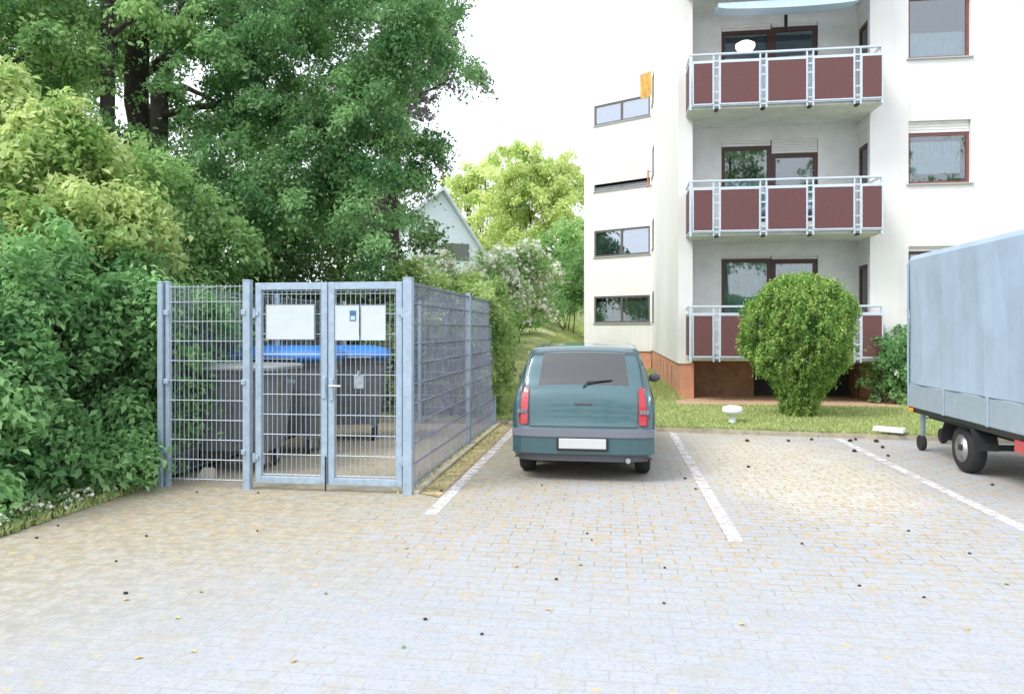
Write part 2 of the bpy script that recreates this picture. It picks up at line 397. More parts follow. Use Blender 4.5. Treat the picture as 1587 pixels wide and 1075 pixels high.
def quads_mesh(name, material, parent, v, tin, tri=True):
    n = len(v); me = bpy.data.meshes.new(name)
    me.vertices.add(n * 4); me.vertices.foreach_set('co', v.reshape(-1).astype(np.float32))
    base = (np.arange(n) * 4)[:, None]
    loops = (base + np.array([0, 1, 2, 0, 2, 3])[None]).reshape(-1).astype(np.int32)
    me.loops.add(len(loops)); me.loops.foreach_set('vertex_index', loops)
    me.polygons.add(n * 2); me.polygons.foreach_set('loop_start', (np.arange(n * 2) * 3).astype(np.int32))
    me.update(calc_edges=True)
    at = me.attributes.new('tint', 'FLOAT', 'POINT'); at.data.foreach_set('value', np.repeat(tin, 4).astype(np.float32))
    me.materials.append(material)
    o = bpy.data.objects.new(name, me); link(o)
    if parent is not None: o.parent = parent
    return o

def fill_clumps(blobs, count, rsize, leaves, rnd, flat=0.65, tint=0.45, tv=0.3, zmin=0.0, surf=0.0):
    """blobs: (center Vector, rx, ry, rz, weight). Returns clump rows spread through the union."""
    out = []; tot = sum(b[4] for b in blobs)
    for (c, rx, ry, rz, w) in blobs:
        k = max(1, int(round(count * w / tot)))
        for _ in range(k):
            while True:
                d = Vector((rnd.uniform(-1, 1), rnd.uniform(-1, 1), rnd.uniform(-1, 1)))
                if d.length <= 1 and d.length >= surf: break
            s = rnd.uniform(*rsize)
            p = Vector((c.x + d.x * rx, c.y + d.y * ry, c.z + d.z * rz))
            if p.z < zmin: p.z = zmin + rnd.random() * 0.3
            out.append((p.x, p.y, p.z, s, s * rnd.uniform(0.6, 1), s * flat * rnd.uniform(0.7, 1.2), rnd.uniform(0, 6.3), leaves * (s / rsize[1]) ** 2, min(1, max(0, tint + rnd.uniform(-tv, tv)))))
    return out

def limb(mb, a, b, r0, r1, rnd, sag=0.0, n=7, wig=0.12, sides=8):
    a = Vector(a); b = Vector(b); Ln = (b - a).length; pts = []; rs = []
    for i in range(n + 1):
        t = i / n
        p = a.lerp(b, t) + Vector((rnd.uniform(-1, 1), rnd.uniform(-1, 1), rnd.uniform(-1, 1))) * wig * Ln * 0.12 * math.sin(math.pi * t)
        p.z += sag * Ln * math.sin(math.pi * t)
        pts.append(p); rs.append(r0 + (r1 - r0) * t ** 0.8)
    mb.tube(pts, rs, sides); return pts

# ---------------------------------------------------------------- the setting: ground, lawn, paving, lines
def sstep(a, b, x):
    t = min(1, max(0, (x - a) / (b - a))); return t * t * (3 - 2 * t)
def kerbY(x):
    if x < -1.62: return 12.45
    if x < 6: return 12.1 - (x + 1.62) * 0.12
    return 11.19
def terr(x, y):
    z = 0.07 + 0.03 * sstep(0, 1, y - kerbY(x))
    z += max(0, y - 14) * 0.095 * (1 - sstep(-3.2, .8, x))
    if y > 34: z += (y - 34) * 0.03 * (1 - sstep(-3.2, .8, x))
    return min(z, 6.0)

g = MB(); g.add([(-400, -400, -0.06), (400, -400, -0.06), (400, 400, -0.06), (-400, 400, -0.06)], [(0, 1, 2, 3)])
tag(g.build('ground', M['soil']), kind='structure')
p = MB()
p.add([(-4.7, -30, 0), (30, -30, 0), (30, 11.19, 0), (6, 11.19, 0), (-1.62, 12.1, 0), (-1.62, 12.45, 0), (-4.7, 12.45, 0)], [tuple(range(7))])
tag(p.build('pavement', M['paving']), kind='structure')
bed = MB()
nx, ny = 24, 60; vs = []; fs = []
for j in range(ny + 1):
    for i in range(nx + 1):
        x = -4.7 - (i / nx) ** 1.6 * 40; y = -30 + 42.45 * j / ny
        vs.append((x + (R.uniform(-.05, .05) if i == 0 else 0), y, 0.012 + 0.10 * sstep(0, 1.2, -4.7 - x) + R.uniform(0, 0.03)))
for j in range(ny):
    for i in range(nx): fs.append((j*(nx+1)+i, (j+1)*(nx+1)+i, (j+1)*(nx+1)+i+1, j*(nx+1)+i+1))
bed.add(vs, fs); tag(bed.build('planting_bed', M['soil'], smooth=True), kind='structure')
xs = sorted(set([-300, -150, -80, -50, -35, -25, -18] + [-14 + 0.5 * k for k in range(60)] + [-1.621, -1.619] + [18, 25, 40, 80, 150, 300]))
ts = [0, .15, .3, .5, .8, 1.2] + [1.7 + .5 * k for k in range(20)] + [12.5 + k for k in range(30)] + [45, 50, 60, 75, 100, 150, 250, 380]
vs = [(x, kerbY(x) + t + 0.06, terr(x, kerbY(x) + t)) for t in ts for x in xs]; fs = []; n_ = len(xs)
for j in range(len(ts) - 1):
    for i in range(n_ - 1): fs.append((j*n_+i, j*n_+i+1, (j+1)*n_+i+1, (j+1)*n_+i))
ln = MB(); ln.add(vs, fs); tag(ln.build('lawn', M['lawn'], smooth=True), kind='structure')
kb = MB()
for (xa, ya, xb, yb) in [(-1.62, 12.1, 6, 11.19), (6, 11.19, 30, 11.19)]:
    kb.add([(xa, ya, -.02), (xb, yb, -.02), (xb, yb + .07, -.02), (xa, ya + .07, -.02), (xa, ya, .065), (xb, yb, .065), (xb, yb + .07, .065), (xa, ya + .07, .065)],
           [(0, 1, 5, 4), (4, 5, 6, 7), (3, 7, 6, 2)])
kb.box(-1.70, -1.62, 12.1, 12.45, -.02, .065); kb.box(-4.7, -1.62, 12.452, 12.53, -.02, .068)
tag(kb.build('kerb', M['kerb']), kind='structure')
ed = MB(); ed.box(-1.93, -1.86, 7.0, 12.45, -0.02, 0.035, 0.008)
tag(ed.build('edging_strip', M['kerb']), kind='structure')
vg = MB(); vg.add([(-1.86, 7.05, .006), (-1.64, 6.9, .006), (-1.64, 12.1, .006), (-1.86, 12.1, .006)], [(0, 1, 2, 3)])
tag(vg.build('dirt_strip', mat('dirt', (0.33, 0.27, 0.12), 0.95, noise=0.4, nscale=6, col2=(0.56, 0.44, 0.26), bump=0.8, bscale=30)), kind='structure')
gv = MB(); gv.add([(1.3, 15.2, .112), (5.6, 15.0, .112), (5.6, 17.25, .112), (1.3, 17.25, .112)], [(0, 1, 2, 3)])
tag(gv.build('gravel_strip', M['gravel']), kind='structure')

def worn_line_mat():
    m = bpy.data.materials.new('worn_line'); m.use_nodes = True; n = m.node_tree; b = n.nodes['Principled BSDF']; out = n.nodes['Material Output']
    tc = n.nodes.new('ShaderNodeTexCoord'); t = n.nodes.new('ShaderNodeTexNoise'); t.inputs['Scale'].default_value = 9; t.inputs['Detail'].default_value = 8; t.inputs['Roughness'].default_value = .75
    n.links.new(tc.outputs['Object'], t.inputs['Vector'])
    r = n.nodes.new('ShaderNodeMapRange'); r.inputs['From Min'].default_value = .34; r.inputs['From Max'].default_value = .56; n.links.new(t.outputs['Fac'], r.inputs['Value'])
    b.inputs['Base Color'].default_value = (.72, .68, .69, 1); b.inputs['Roughness'].default_value = .8
    tr = n.nodes.new('ShaderNodeBsdfTransparent'); mx = n.nodes.new('ShaderNodeMixShader')
    mr = n.nodes.new('ShaderNodeMath'); mr.operation = 'MULTIPLY'; mr.inputs[1].default_value = .85; n.links.new(r.outputs[0], mr.inputs[0])
    n.links.new(mr.outputs[0], mx.inputs[0]); n.links.new(tr.outputs[0], mx.inputs[1]); n.links.new(b.outputs[0], mx.inputs[2]); n.links.new(mx.outputs[0], out.inputs['Surface'])
    return m
M['worn'] = worn_line_mat()
lm = MB()
for (x, y0, y1, w) in [(-1.56, 6.25, 12.0, .11), (0.93, 5.75, 11.75, .11), (3.28, 4.2, 11.45, .11), (5.7, 4.0, 11.15, .11)]:
    lm.add([(x - w/2, y0, .004), (x + w/2, y0, .004), (x + w/2, y1, .004), (x - w/2, y1, .004)], [(0, 1, 2, 3)])
tag(lm.build('parking_lines', M['worn']), kind='structure')

# grass blades (stuff)
def grass(name, label, pts_fn, n, h, seed, m=None, cat='grass'):
    rng = np.random.default_rng(seed); P = pts_fn(rng, n); n = len(P)
    hh = h * (0.5 + rng.random(n)); an = rng.random(n) * 6.283
    u = np.stack([np.cos(an), np.sin(an), np.zeros(n)], 1); wd = (0.006 + 0.008 * rng.random(n))[:, None] * (1 + h * 4)
    lean = rng.normal(size=(n, 3)) * 0.45 * hh[:, None]; lean[:, 2] = hh
    v = np.empty((n, 4, 3), np.float32)
    v[:, 0] = P - u * wd; v[:, 1] = P + u * wd; v[:, 2] = P + lean * 0.99 + u * wd * .15; v[:, 3] = P + lean - u * wd * .15
    o = quads_mesh(name, m or L['grass'], None, v, np.clip(rng.normal(0.5, 0.28, n), 0, 1)); tag(o, label, cat, kind='stuff'); return o
def lawn_pts(rng, n):
    x = rng.uniform(-2.3, 9.0, n); t = rng.random(n) ** 1.3 * 4.3
    ky = np.array([kerbY(a) for a in x]); y = ky + .06 + t
    k = ~((x > 1.3) & (x < 5.6) & (y > 15.1))
    x, y = x[k], y[k]; return np.stack([x, y, np.array([terr(a, c) for a, c in zip(x, y)]) - .005], 1)
grass('lawn_grass', 'short green grass between the parking bays and the apartment building', lawn_pts, 90000, 0.042, 3)
def lawn_pts2(rng, n):
    x = rng.uniform(-2.2, 1.5, n); y = rng.uniform(16, 40, n)
    return np.stack([x, y, np.array([terr(a, c) for a, c in zip(x, y)]) - .005], 1)
grass('rising_lawn_grass', 'sunlit grass rising between the hedge and the stepped wing of the building', lawn_pts2, 45000, 0.10, 5)
def edge_pts(rng, n):
    y = rng.uniform(2.0, 7.1, n); x = -4.66 - np.abs(rng.normal(0, .16, n)); return np.stack([x, y, np.full(n, 0.01)], 1)
grass('verge_grass', 'tufts of grass along the edge of the paving below the large shrub', edge_pts, 3500, 0.05, 6)
def strip_pts(rng, n):
    y = rng.uniform(7.0, 12.4, n); x = np.where(rng.random(n) < .6, rng.normal(-2.02, .05, n), rng.normal(-1.78, .06, n)); return np.stack([x, y, np.full(n, 0.0)], 1)
grass('fence_foot_weeds', 'low weeds growing along the foot of the side mesh fence', strip_pts, 700, 0.035, 8)

# ---------------------------------------------------------------- apartment building
bld = empty('apartment_building', (1.43, 16.4, 0))
tag(bld, 'white rendered apartment block with brown balcony panels, stepped wing and orange plinth', 'building')
def inb(o):           # world-built mesh parented to the building
    o.parent = bld; o.location = -Vector(bld.location); return o
def child(o, par):    # world-built sub-part under a world-built part (same offset)
    o.parent = par; o.location = (0, 0, 0); return o

def wall_grid(mb, O, ang, length, z0, z1, holes, depth=0.14):
    """wall plane: origin O, direction ang, outward normal = right side of the direction; holes (u0,u1,z0,z1)"""
    fm = frame_map((O[0], O[1], 0), ang)
    us = sorted(set([0, length] + [h[0] for h in holes] + [h[1] for h in holes]))
    zs = sorted(set([z0, z1] + [h[2] for h in holes] + [h[3] for h in holes]))
    for i in range(len(us) - 1):
        for j in range(len(zs) - 1):
            uc, zc = (us[i] + us[i+1]) / 2, (zs[j] + zs[j+1]) / 2
            if any(h[0] < uc < h[1] and h[2] < zc < h[3] for h in holes): continue
            mb.add([fm(Vector((u, 0, z))) for u, z in ((us[i], zs[j]), (us[i+1], zs[j]), (us[i+1], zs[j+1]), (us[i], zs[j+1]))], [(0, 1, 2, 3)])
    for (a, b, c, d) in holes:
        q = [(a, c), (b, c), (b, d), (a, d)]
        for k in range(4):
            (ua, za), (ub, zb) = q[k], q[(k+1) % 4]
            mb.add([fm(Vector(v)) for v in ((ua, 0, za), (ub, 0, zb), (ub, depth, zb), (ua, depth, za))], [(0, 1, 2, 3)])

def window(O, ang, u0, u1, z0, z1, fr, gl, panes=1, shutter=0.0, curtain=None, cz=(0.0, 1.0), cu=(0.0, 1.0), sill=True, rec=0.09, fw=0.06, label=None, gap=0.0, garland=False):
    fm = frame_map((O[0], O[1], 0), ang)
    f = MB(); d0, d1 = rec, rec + 0.05
    zt = z1 - shutter
    f.box(u0, u0+fw, d0, d1, z0, zt, mat=fm); f.box(u1-fw, u1, d0, d1, z0, zt, mat=fm)
    f.box(u0+fw, u1-fw, d0, d1, z0, z0+fw, mat=fm); f.box(u0+fw, u1-fw, d0, d1, zt-fw, zt, mat=fm)
    w = (u1 - u0 - 2*fw) / panes
    for k in range(1, panes):
        c = u0 + fw + w*k; f.box(c-fw*.6, c+fw*.6, d0-.004, d1, z0+fw, zt-fw, mat=fm)
    o = inb(f.build('window', fr))
    if label: o['label'] = label
    for k in range(panes):
        a = u0 + fw + w*k + (fw*.6 if k else 0); b = u0 + fw + w*(k+1) - (fw*.6 if k < panes-1 else 0)
        g_ = MB(); g_.box(a, b, d0+.02, d0+.026, z0+fw, zt-fw, mat=fm); child(g_.build('pane', gl), o)
    bk = MB(); bk.box(u0, u1, d1+.50, d1+.52, z0-.1, z1+.1, mat=fm); bk.box(u0-.02, u0, d1, d1+.5, z0-.1, z1+.1, mat=fm); bk.box(u1, u1+.02, d1, d1+.5, z0-.1, z1+.1, mat=fm)
    bk.box(u0, u1, d1, d1+.5, z0-.12, z0-.1, mat=fm); bk.box(u0, u1, d1, d1+.5, z1+.1, z1+.12, mat=fm)
    child(bk.build('room_lining', M['interior']), o)
    if curtain:
        c = MB(); ca, cb = u0 + (u1-u0)*cu[0], u0 + (u1-u0)*cu[1]; ha, hb = z0 + (zt-z0)*cz[0], z0 + (zt-z0)*cz[1]
        n = 40; vs = []; fs = []
        for k in range(n+1):
            uu = ca + (cb-ca)*k/n; dd = d1 + .06 + .015*math.sin(k*1.9) + .008*math.sin(k*.7)
            vs += [fm(Vector((uu, dd, ha))), fm(Vector((uu, dd, hb)))]
        for k in range(n): fs.append((2*k, 2*k+2, 2*k+3, 2*k+1))
        c.add(vs, fs); child(c.build('curtain', curtain, smooth=True), o)
    if garland:
        c = MB()
        for k in range(7):
            uc = u0 + .12 + k*.13; zz = z1 - .16 + .05*math.cos(k*1.8)
            c.add([fm(Vector((uc-.05, d1+.02, zz))), fm(Vector((uc+.05, d1+.02, zz))), fm(Vector((uc, d1+.02, zz-.12))), fm(Vector((uc, d1+.024, zz-.12)))], [(0, 1, 2), (0, 3, 1)])
        child(c.build('bunting', M['white']), o)
    if shutter > 0:
        s_ = MB(); nsl = max(2, int(shutter / .05))
        for k in range(nsl):
            za = z1 - shutter + shutter*k/nsl
            if gap and k < gap: continue
            s_.box(u0+.01, u1-.01, d0-.02, d0+.01, za+.004, za+shutter/nsl-.003, mat=fm)
        child(s_.build('roller_shutter', M['shutter']), o)
    if sill:
        s_ = MB(); s_.box(u0-.04, u1+.04, -.05, d0, z0-.03, z0-.002, mat=fm); child(s_.build('window_sill', M['sill']), o)
    return o

ZB = [0.99, 3.58, 6.19, 8.80]     # balcony floor edges
PT = 0.87                         # plinth top
XS, XI, XL, YF, YB = 1.43, 1.73, 5.37, 16.4, 17.2
A = (XS, 27.5); B = (-1.08, 28.97)
wall = MB()
# long side wall (direction +Y reversed so the outward side is -X)
side_holes = []
for k in range(4):
    side_holes.append((27.5-26.9, 27.5-25.9, 1.9+2.55*k, 2.95+2.55*k))
wall_grid(wall, A, -math.pi/2, A[1]-YF, PT, 13.5, side_holes)
wall_grid(wall, (XS, YF), 0, XI-XS, PT, 13.5, [])
wall.add([(XI, YF, PT), (XI, YB, PT), (XI, YB, 13.5), (XI, YF, 13.5)], [(0, 1, 2, 3)])
# front wall right of the loggias
fh = [(XatY(1408, YF)-XL, XatY(1505, YF)-XL, 2.03+2.61*k, 3.34+2.61*k) for k in range(4)]
fh += [(a+3.2, b+3.2, c, d) for a, b, c, d in fh]
wall_grid(wall, (XL, YF), 0, 9.0, PT, 13.5, fh)
# wing
angW = math.atan2(A[1]-B[1], A[0]-B[0]); LW = math.hypot(A[1]-B[1], A[0]-B[0])
wh = [(LW-2.45, LW-.06, 1.86+2.53*k, 2.88+2.53*k) for k in range(4)]
wall_grid(wall, B, angW, LW, PT-.06, 13.5, wh)
wall.add([(B[0], B[1], 0.3), (B[0]+3, B[1]+10, 0.3), (B[0]+3, B[1]+10, 13.5), (B[0], B[1], 13.5)], [(0, 1, 2, 3)])
# back and roof
wall.add([(14.37, YF, PT), (14.37, 38, PT), (14.37, 38, 13.5), (14.37, YF, 13.5)], [(0, 1, 2, 3)])
wall.add([(14.37, 38, 0), (B[0]+3, B[1]+10, 0), (B[0]+3, B[1]+10, 13.5), (14.37, 38, 13.5)], [(0, 1, 2, 3)])
wall.add([(XS, YF, 13.5), (14.37, YF, 13.5), (14.37, 38, 13.5), (B[0]+3, B[1]+10, 13.5), (B[0], B[1], 13.5), (A[0], A[1], 13.5)], [(0, 1, 2, 3, 4, 5)])
inb(wall.build('wall', M['render']))
# loggia walls
lg = MB()
bh = []
for k in range(4):
    zf = ZB[k]+.16
    bh.append((XatY(1118, YB)-XI, XatY(1268, YB)-XI, zf+.28, ZB[k]+2.27))
wall_grid(lg, (XI, YB), 0, XL-XI, PT, 13.5, bh, 0.1)
ih = [(.14, .78, ZB[k]+.25, ZB[k]+2.33) for k in range(4)]
wall_grid(lg, (XL, YB), -math.pi/2, YB-YF, PT, 13.5, [(YB-YF-b, YB-YF-a, c, d) for a, b, c, d in ih], 0.1)
inb(lg.build('loggia_wall', M['loggia']))
# plinth, set back 3 cm
pl = MB()
o3 = 0.03
wall_grid(pl, (XS+o3, A[1]), -math.pi/2, A[1]-YF-o3, -.3, PT, [(A[1]-y-.3, A[1]-y, .20, .72) for y in (18.6, 20.0, 21.4, 22.8)], .12)
wall_grid(pl, (XS+o3, YF+o3), 0, XI-XS, -.3, PT, [])
wall_grid(pl, (XL+o3, YF+o3), 0, 9, -.3, PT, [])
pl.add([(XL+o3, YF+o3, -.3), (XL+o3, YB, -.3), (XL+o3, YB, PT), (XL+o3, YF+o3, PT)], [(0, 1, 2, 3)])
wall_grid(pl, (B[0]+.02, B[1]+.04), angW, LW-.02, -.3, PT-.06, [])
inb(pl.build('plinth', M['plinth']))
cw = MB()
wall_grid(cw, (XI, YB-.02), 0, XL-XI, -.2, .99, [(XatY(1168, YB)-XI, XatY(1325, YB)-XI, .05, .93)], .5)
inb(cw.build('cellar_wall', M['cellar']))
for y in (18.6, 20.0, 21.4, 22.8):
    cs = MB(); cs.box(XS+.12, XS+.14, y, y+.3, .2, .72); inb(cs.build('cellar_window', M['interior']))
cs = MB(); cs.box(XatY(1160, YB), XatY(1330, YB), YB+.45, YB+.47, 0, 1)
inb(cs.build('dark_recess_back', M['interior']))  # near-black sheet behind the hole in the brown wall

# windows
for i, (a, b, c, d) in enumerate(fh[:3]):
    if i == 2: window((XL, YF), 0, a, b, c, d, M['wframe_red'], M['glass'], 1, curtain=M['curtain'], cz=(.0, .45), label='mahogany framed window high on the right front wall')
    elif i == 1: window((XL, YF), 0, a, b, c, d, M['wframe_red'], M['glass'], 1, shutter=.24, curtain=M['curtain'], cz=(.22, .85), cu=(.1, .9), label='mahogany framed window with partly lowered shutter and net curtain')
    else: window((XL, YF), 0, a, b, c, d, M['wframe'], M['glass'], 1, shutter=.1, curtain=M['curtain'], label='window half hidden behind the trailer')
for (a, b, c, d) in fh[3:]:
    window((XL, YF), 0, a, b, c, d, M['wframe_red'], M['glass'], 1, curtain=M['curtain'], cz=(0, .5))
for k, (a, b, c, d) in enumerate(bh):
    window((XI, YB), 0, a, a+(b-a)*.52, c, d, M['wframe'], M['glass'], 1, shutter=(.12 if k else .06), curtain=(M['green_curtain'] if k == 0 else M['curtain']), cz=(0, 1 if k == 0 else .55), fw=.085, rec=.04, sill=False, garland=(k == 0))
    window((XI, YB), 0, a+(b-a)*.52+.004, b, c, d, M['wframe'], M['glass'], 1, shutter=(.30 if k == 1 else .08), curtain=(M['green_curtain'] if k == 0 else M['curtain']), cz=(0, 1 if k == 0 else .5), fw=.10, rec=.04, sill=False)
for (a, b, c, d) in ih:
    window((XL, YB), -math.pi/2, YB-YF-b, YB-YF-a, c, d, M['wframe'], M['glass'], 1, shutter=.32, fw=.08, rec=.03, sill=False)
for k, (a, b, c, d) in enumerate(wh):
    lab = ['two pane window in the wing on the ground floor', 'two pane window in the wing reflecting blue sky', 'window in the wing with its white shutter lowered', 'top window in the wing with blue glass'][k]
    if k == 2: window(B, angW, a, b, c, d, M['wframe_grey'], M['glass'], 2, shutter=.86, gap=2, fw=.05, rec=.02, label=lab)
    else: window(B, angW, a, b, c, d, M['wframe_grey'], M['glass'] if k == 0 else M['glass_blue'], 2, shutter=(0, 0, 0, .25)[k], curtain=(M['green_curtain'] if k == 0 else M['curtain']), cz=(0, .8), fw=.07, rec=.02, label=lab)
for (a, b, c, d) in side_holes:
    window(A, -math.pi/2, a, b, c, d, M['wframe_grey'], M['glass'], 1, fw=.06, rec=.0, sill=True)

# balconies
YR = 15.68
panel_px = [(1075, 1104), (1117, 1176), (1190, 1249), (1262, 1322), (1336, 1366)]
post_px = [1070, 1110.5, 1183, 1255.5, 1329, 1367]
for k in range(4):
    z = ZB[k]
    s_ = MB(); s_.box(XI+.002, XL-.002, YF+.002, YB-.002, z-.03, z+.16)
    s_.box(XatY(1070, YR)+.0, XL+.05, YR+.055, YF-.002, z-.03, z+.15, .01)
    bal = inb(s_.build('balcony', M['slab']))
    bal['label'] = ['ground floor balcony partly hidden by the round bush', 'middle balcony with brown panels', 'upper balcony with brown panels', 'topmost balcony slab'][k]
    x0, x1 = XatY(1068, YR), XatY(1367, YR)
    r = MB()
    r.box(x0, x1, YR-.02, YR+.03, z+1.07, z+1.11, .006); r.box(x0, x1, YR-.01, YR+.02, z+.93, z+.96)
    r.box(x0, x1, YR-.01, YR+.02, z+.02, z+.05)
    for px in post_px:
        xc = XatY(px, YR); w = .022
        if px in (1070, 1367): r.box(xc-w, xc+w, YR-.018, YR+.03, z-.05, z+1.07)
        else:
            for s2 in (-.06, .06): r.box(xc+s2-.016, xc+s2+.016, YR-.012, YR+.025, z-.05, z+1.07)
            for zz in (.12, .30, .62, .8): r.box(xc-.045, xc+.045, YR+.0, YR+.018, z+zz, z+zz+.03)
    for xe in (x0+.02, x1-.02):       # returns to the wall
        for zz in (1.07, .93, .02): r.box(xe-.02, xe+.02, YR+.03, YF-.004, z+zz, z+zz+.035)
    child(r.build('railing', M['rail']), bal)
    for (pa, pb) in panel_px:
        xa, xb = XatY(pa, YR), XatY(pb, YR)
        pf = MB()
        for bx in ((xa-.025, xa, z+.07, z+.9), (xb, xb+.025, z+.07, z+.9), (xa-.025, xb+.025, z+.045, z+.07), (xa-.025, xb+.025, z+.9, z+.925)):
            pf.box(bx[0], bx[1], YR-.03, YR-.0125, bx[2], bx[3])
        child(pf.build('panel_frame', M['rail']), bal)
        pm = MB(); pm.box(xa, xb, YR-.026, YR-.014, z+.07, z+.9); child(pm.build('balcony_panel', M['panel']), bal)
    pe = MB(); pe.box(x1-.012, x1, YR+.08, YF-.06, z+.07, z+.9); pe.box(x0, x0+.012, YR+.08, YF-.06, z+.07, z+.9); child(pe.build('balcony_panel', M['panel']), bal)
    for px in post_px[1:5]:
        xc = XatY(px, YR); bm_ = MB(); bm_.box(xc-.035, xc+.035, YR-.03, YR+.12, z-.075, z-.032, .008); child(bm_.build('bracket', M['dark']), bal)
aw = MB(); xa, xb = XatY(1112, 16.0), XatY(1330, 16.0); vs = []; n = 16
for k in range(n+1):
    t = k/n; x = xa+(xb-xa)*t; dz = -.07*math.sin(math.pi*t)**.5 if 0 < t < 1 else 0
    vs += [(x, 15.85, 8.40), (x, 15.82, 8.30+dz), (x, 16.5, 8.42+dz), (x, 16.5, 8.50)]
fs = [(4*k+q, 4*k+(q+1) % 4, 4*k+4+(q+1) % 4, 4*k+4+q) for k in range(n) for q in range(4)] + [(0, 1, 2, 3), (4*n+3, 4*n+2, 4*n+1, 4*n)]
aw.add(vs, fs); inb(aw.build('awning', mat('awning_cloth', (.50, .64, .78), .8, noise=.06)))
# things on the balconies
t = MB(); t.tube([(XatY(1218, 16.6), 16.6, 8.76), (XatY(1218, 16.6), 16.6, 8.05)], .035, 10)
tag(t.build('wind_chime', M['dark']), 'dark tube hanging from the ceiling of the upper balcony', 'wind chime')
lamp_m = bpy.data.materials.new('lit_lamp'); lamp_m.use_nodes = True
lb = lamp_m.node_tree.nodes['Principled BSDF']; lb.inputs['Base Color'].default_value = (.9, .85, .8, 1); lb.inputs['Emission Color'].default_value = (1, .85, .78, 1); lb.inputs['Emission Strength'].default_value = 1.2
lp = MB(); xc = XatY(1155, 16.3); lp.lathe([(.02, -.15), (.14, -.13), (.20, -.04), (.20, .02), (.12, .07), (.02, .09)], 20, (xc, 16.3, 7.66))
lo = lp.build('paper_lantern', lamp_m, smooth=True); tag(lo, 'glowing pale pink lantern behind the upper balcony railing', 'lantern')
oc = MB()
vs = []; fs = []
for k in range(7):
    for j in range(7):
        vs.append((A[0]-.42+.40*k/6, A[1]-.45+.04*math.sin(k*2.2+j)+.03*j/6, 9.98+.80*j/6-.10*math.sin(math.pi*k/6)*(1-j/6)+.10*(k/6)))
for k in range(6):
    for j in range(6): fs.append((k*7+j, k*7+j+1, k*7+j+8, k*7+j+7))
oc.add(vs, fs); oc.add([(x, y+.02, z) for x, y, z in vs], fs); oc.tube([(A[0]-.45, A[1]-.44, 10.80), (A[0]+.02, A[1]-.44, 10.90)], .015)
tag(oc.build('hanging_cloth', M['orangecloth'], smooth=True), 'orange yellow cloth hung out at the corner above the top wing window', 'cloth')
rc = MB(); rc.box(A[0]-.16, A[0]-.12, A[1]-.5, A[1]-.2, 6.75, 7.35, .01); rc.tube([(A[0]-.14, A[1]-.35, 7.3), (A[0]+.03, A[1]-.35, 7.32)], .012)
tag(rc.build('hanging_cloth', M['redcloth']), 'small red cloth hanging at the corner of the wing', 'cloth')

# ---------------------------------------------------------------- pale house in the distance
hb = W(690, 40, 0); hb.z = terr(hb.x, hb.y) - .5
h = empty('distant_house', hb, YAW + math.radians(20)); h.scale = (.84, .84, .92); tag(h, 'pale grey gabled house half hidden behind the trees and the hedge', 'house')
hm = MB(); hm.prism([(-2.4, 0), (2.3, 0), (2.3, 4.2), (-.2, 7.5), (-2.4, 6.2)], 0, 7); hm.build('wall', M['greywall'], h)
rf = MB(); rf.prism([(-3.1, 5.7), (-.2, 7.75), (2.9, 3.6), (2.9, 3.45), (-.2, 7.55), (-3.1, 5.5)], -.5, 7.4); rf.build('roof', M['greyroof'], h)
wn = MB(); wn.box(-.05, 1.6, -.05, -.01, 3.5, 4.5); wn.build('window', mat('dim_window', (.12, .14, .14), .3), h)

# ---------------------------------------------------------------- trees and shrubs
def plant(name, label, cat, base, group=None):
    o = empty(name, base); tag(o, label, cat, group); return o
def off(o, root): o.parent = root; o.location = -Vector(root.location); return o
def crown_blob(px, py, D, rx, ry, rz, w=None): return (WP(px, py, D), rx, ry, rz, w or rx*ry*rz)

# big tree
rnd = random.Random(11)
tb = W(216, 15.0, 0.1); big = plant('broadleaf_tree', 'large dark green tree with two thick trunks overhanging the bin enclosure', 'tree', tb)
blobs = [crown_blob(430, 250, 14.5, 1.9, 2.0, 1.7), crown_blob(540, 300, 14, 1.25, 1.6, 1.35), crown_blob(560, 190, 14.5, 1.35, 1.8, 1.4),
         crown_blob(375, 130, 15.0, 1.6, 2.2, 1.4), crown_blob(480, 90, 14.5, 2.0, 2.2, 1.3), crown_blob(610, 70, 14.5, 1.2, 1.7, 1.0), crown_blob(690, 75, 14.5, .85, 1.2, .6, 1.1),
         crown_blob(300, 330, 13.8, 1.5, 1.8, .9), crown_blob(420, 345, 13.6, 1.5, 1.5, .7), crown_blob(590, 365, 13.6, .65, 1.2, .65), crown_blob(640, 230, 14.2, .65, 1.2, .75, 1.2), crown_blob(480, -60, 15, 3.2, 3.0, 1.6, 9), crown_blob(130, 60, 15.5, 1.8, 2, 1.1), crown_blob(20, 90, 15.5, 1.8, 2, 1.0), crown_blob(330, 20, 15, 2.0, 2.2, .8), crown_blob(60, -40, 15.5, 3.0, 2.5, 1.2, 6), crown_blob(250, -80, 15.5, 3.5, 3.0, 1.6, 8),
         crown_blob(620, -60, 15, 2.0, 2, 1.2, 4)]
cl = fill_clumps(blobs, 760, (.20, .52), 560, rnd, flat=.55, tint=.42, tv=.40)
off(leaf_mesh('crown', L['tree'], None, cl, 21, size=.09, aspect=.5, shell=.2), big)
tm = MB()
top = W(222, 15, 10.5)
p1 = limb(tm, tb - Vector((0, 0, .3)), WP(212, 20, 15), .30, .22, rnd, wig=.25, n=10, sides=12)
limb(tm, WP(212, 20, 15), WP(235, -160, 15), .22, .10, rnd)
limb(tm, W(245, 14.6, .0), WP(247, 140, 14.6), .21, .17, rnd, wig=.15, n=8, sides=10)
limb(tm, WP(247, 145, 14.6), WP(300, -60, 14.6), .17, .08, rnd)
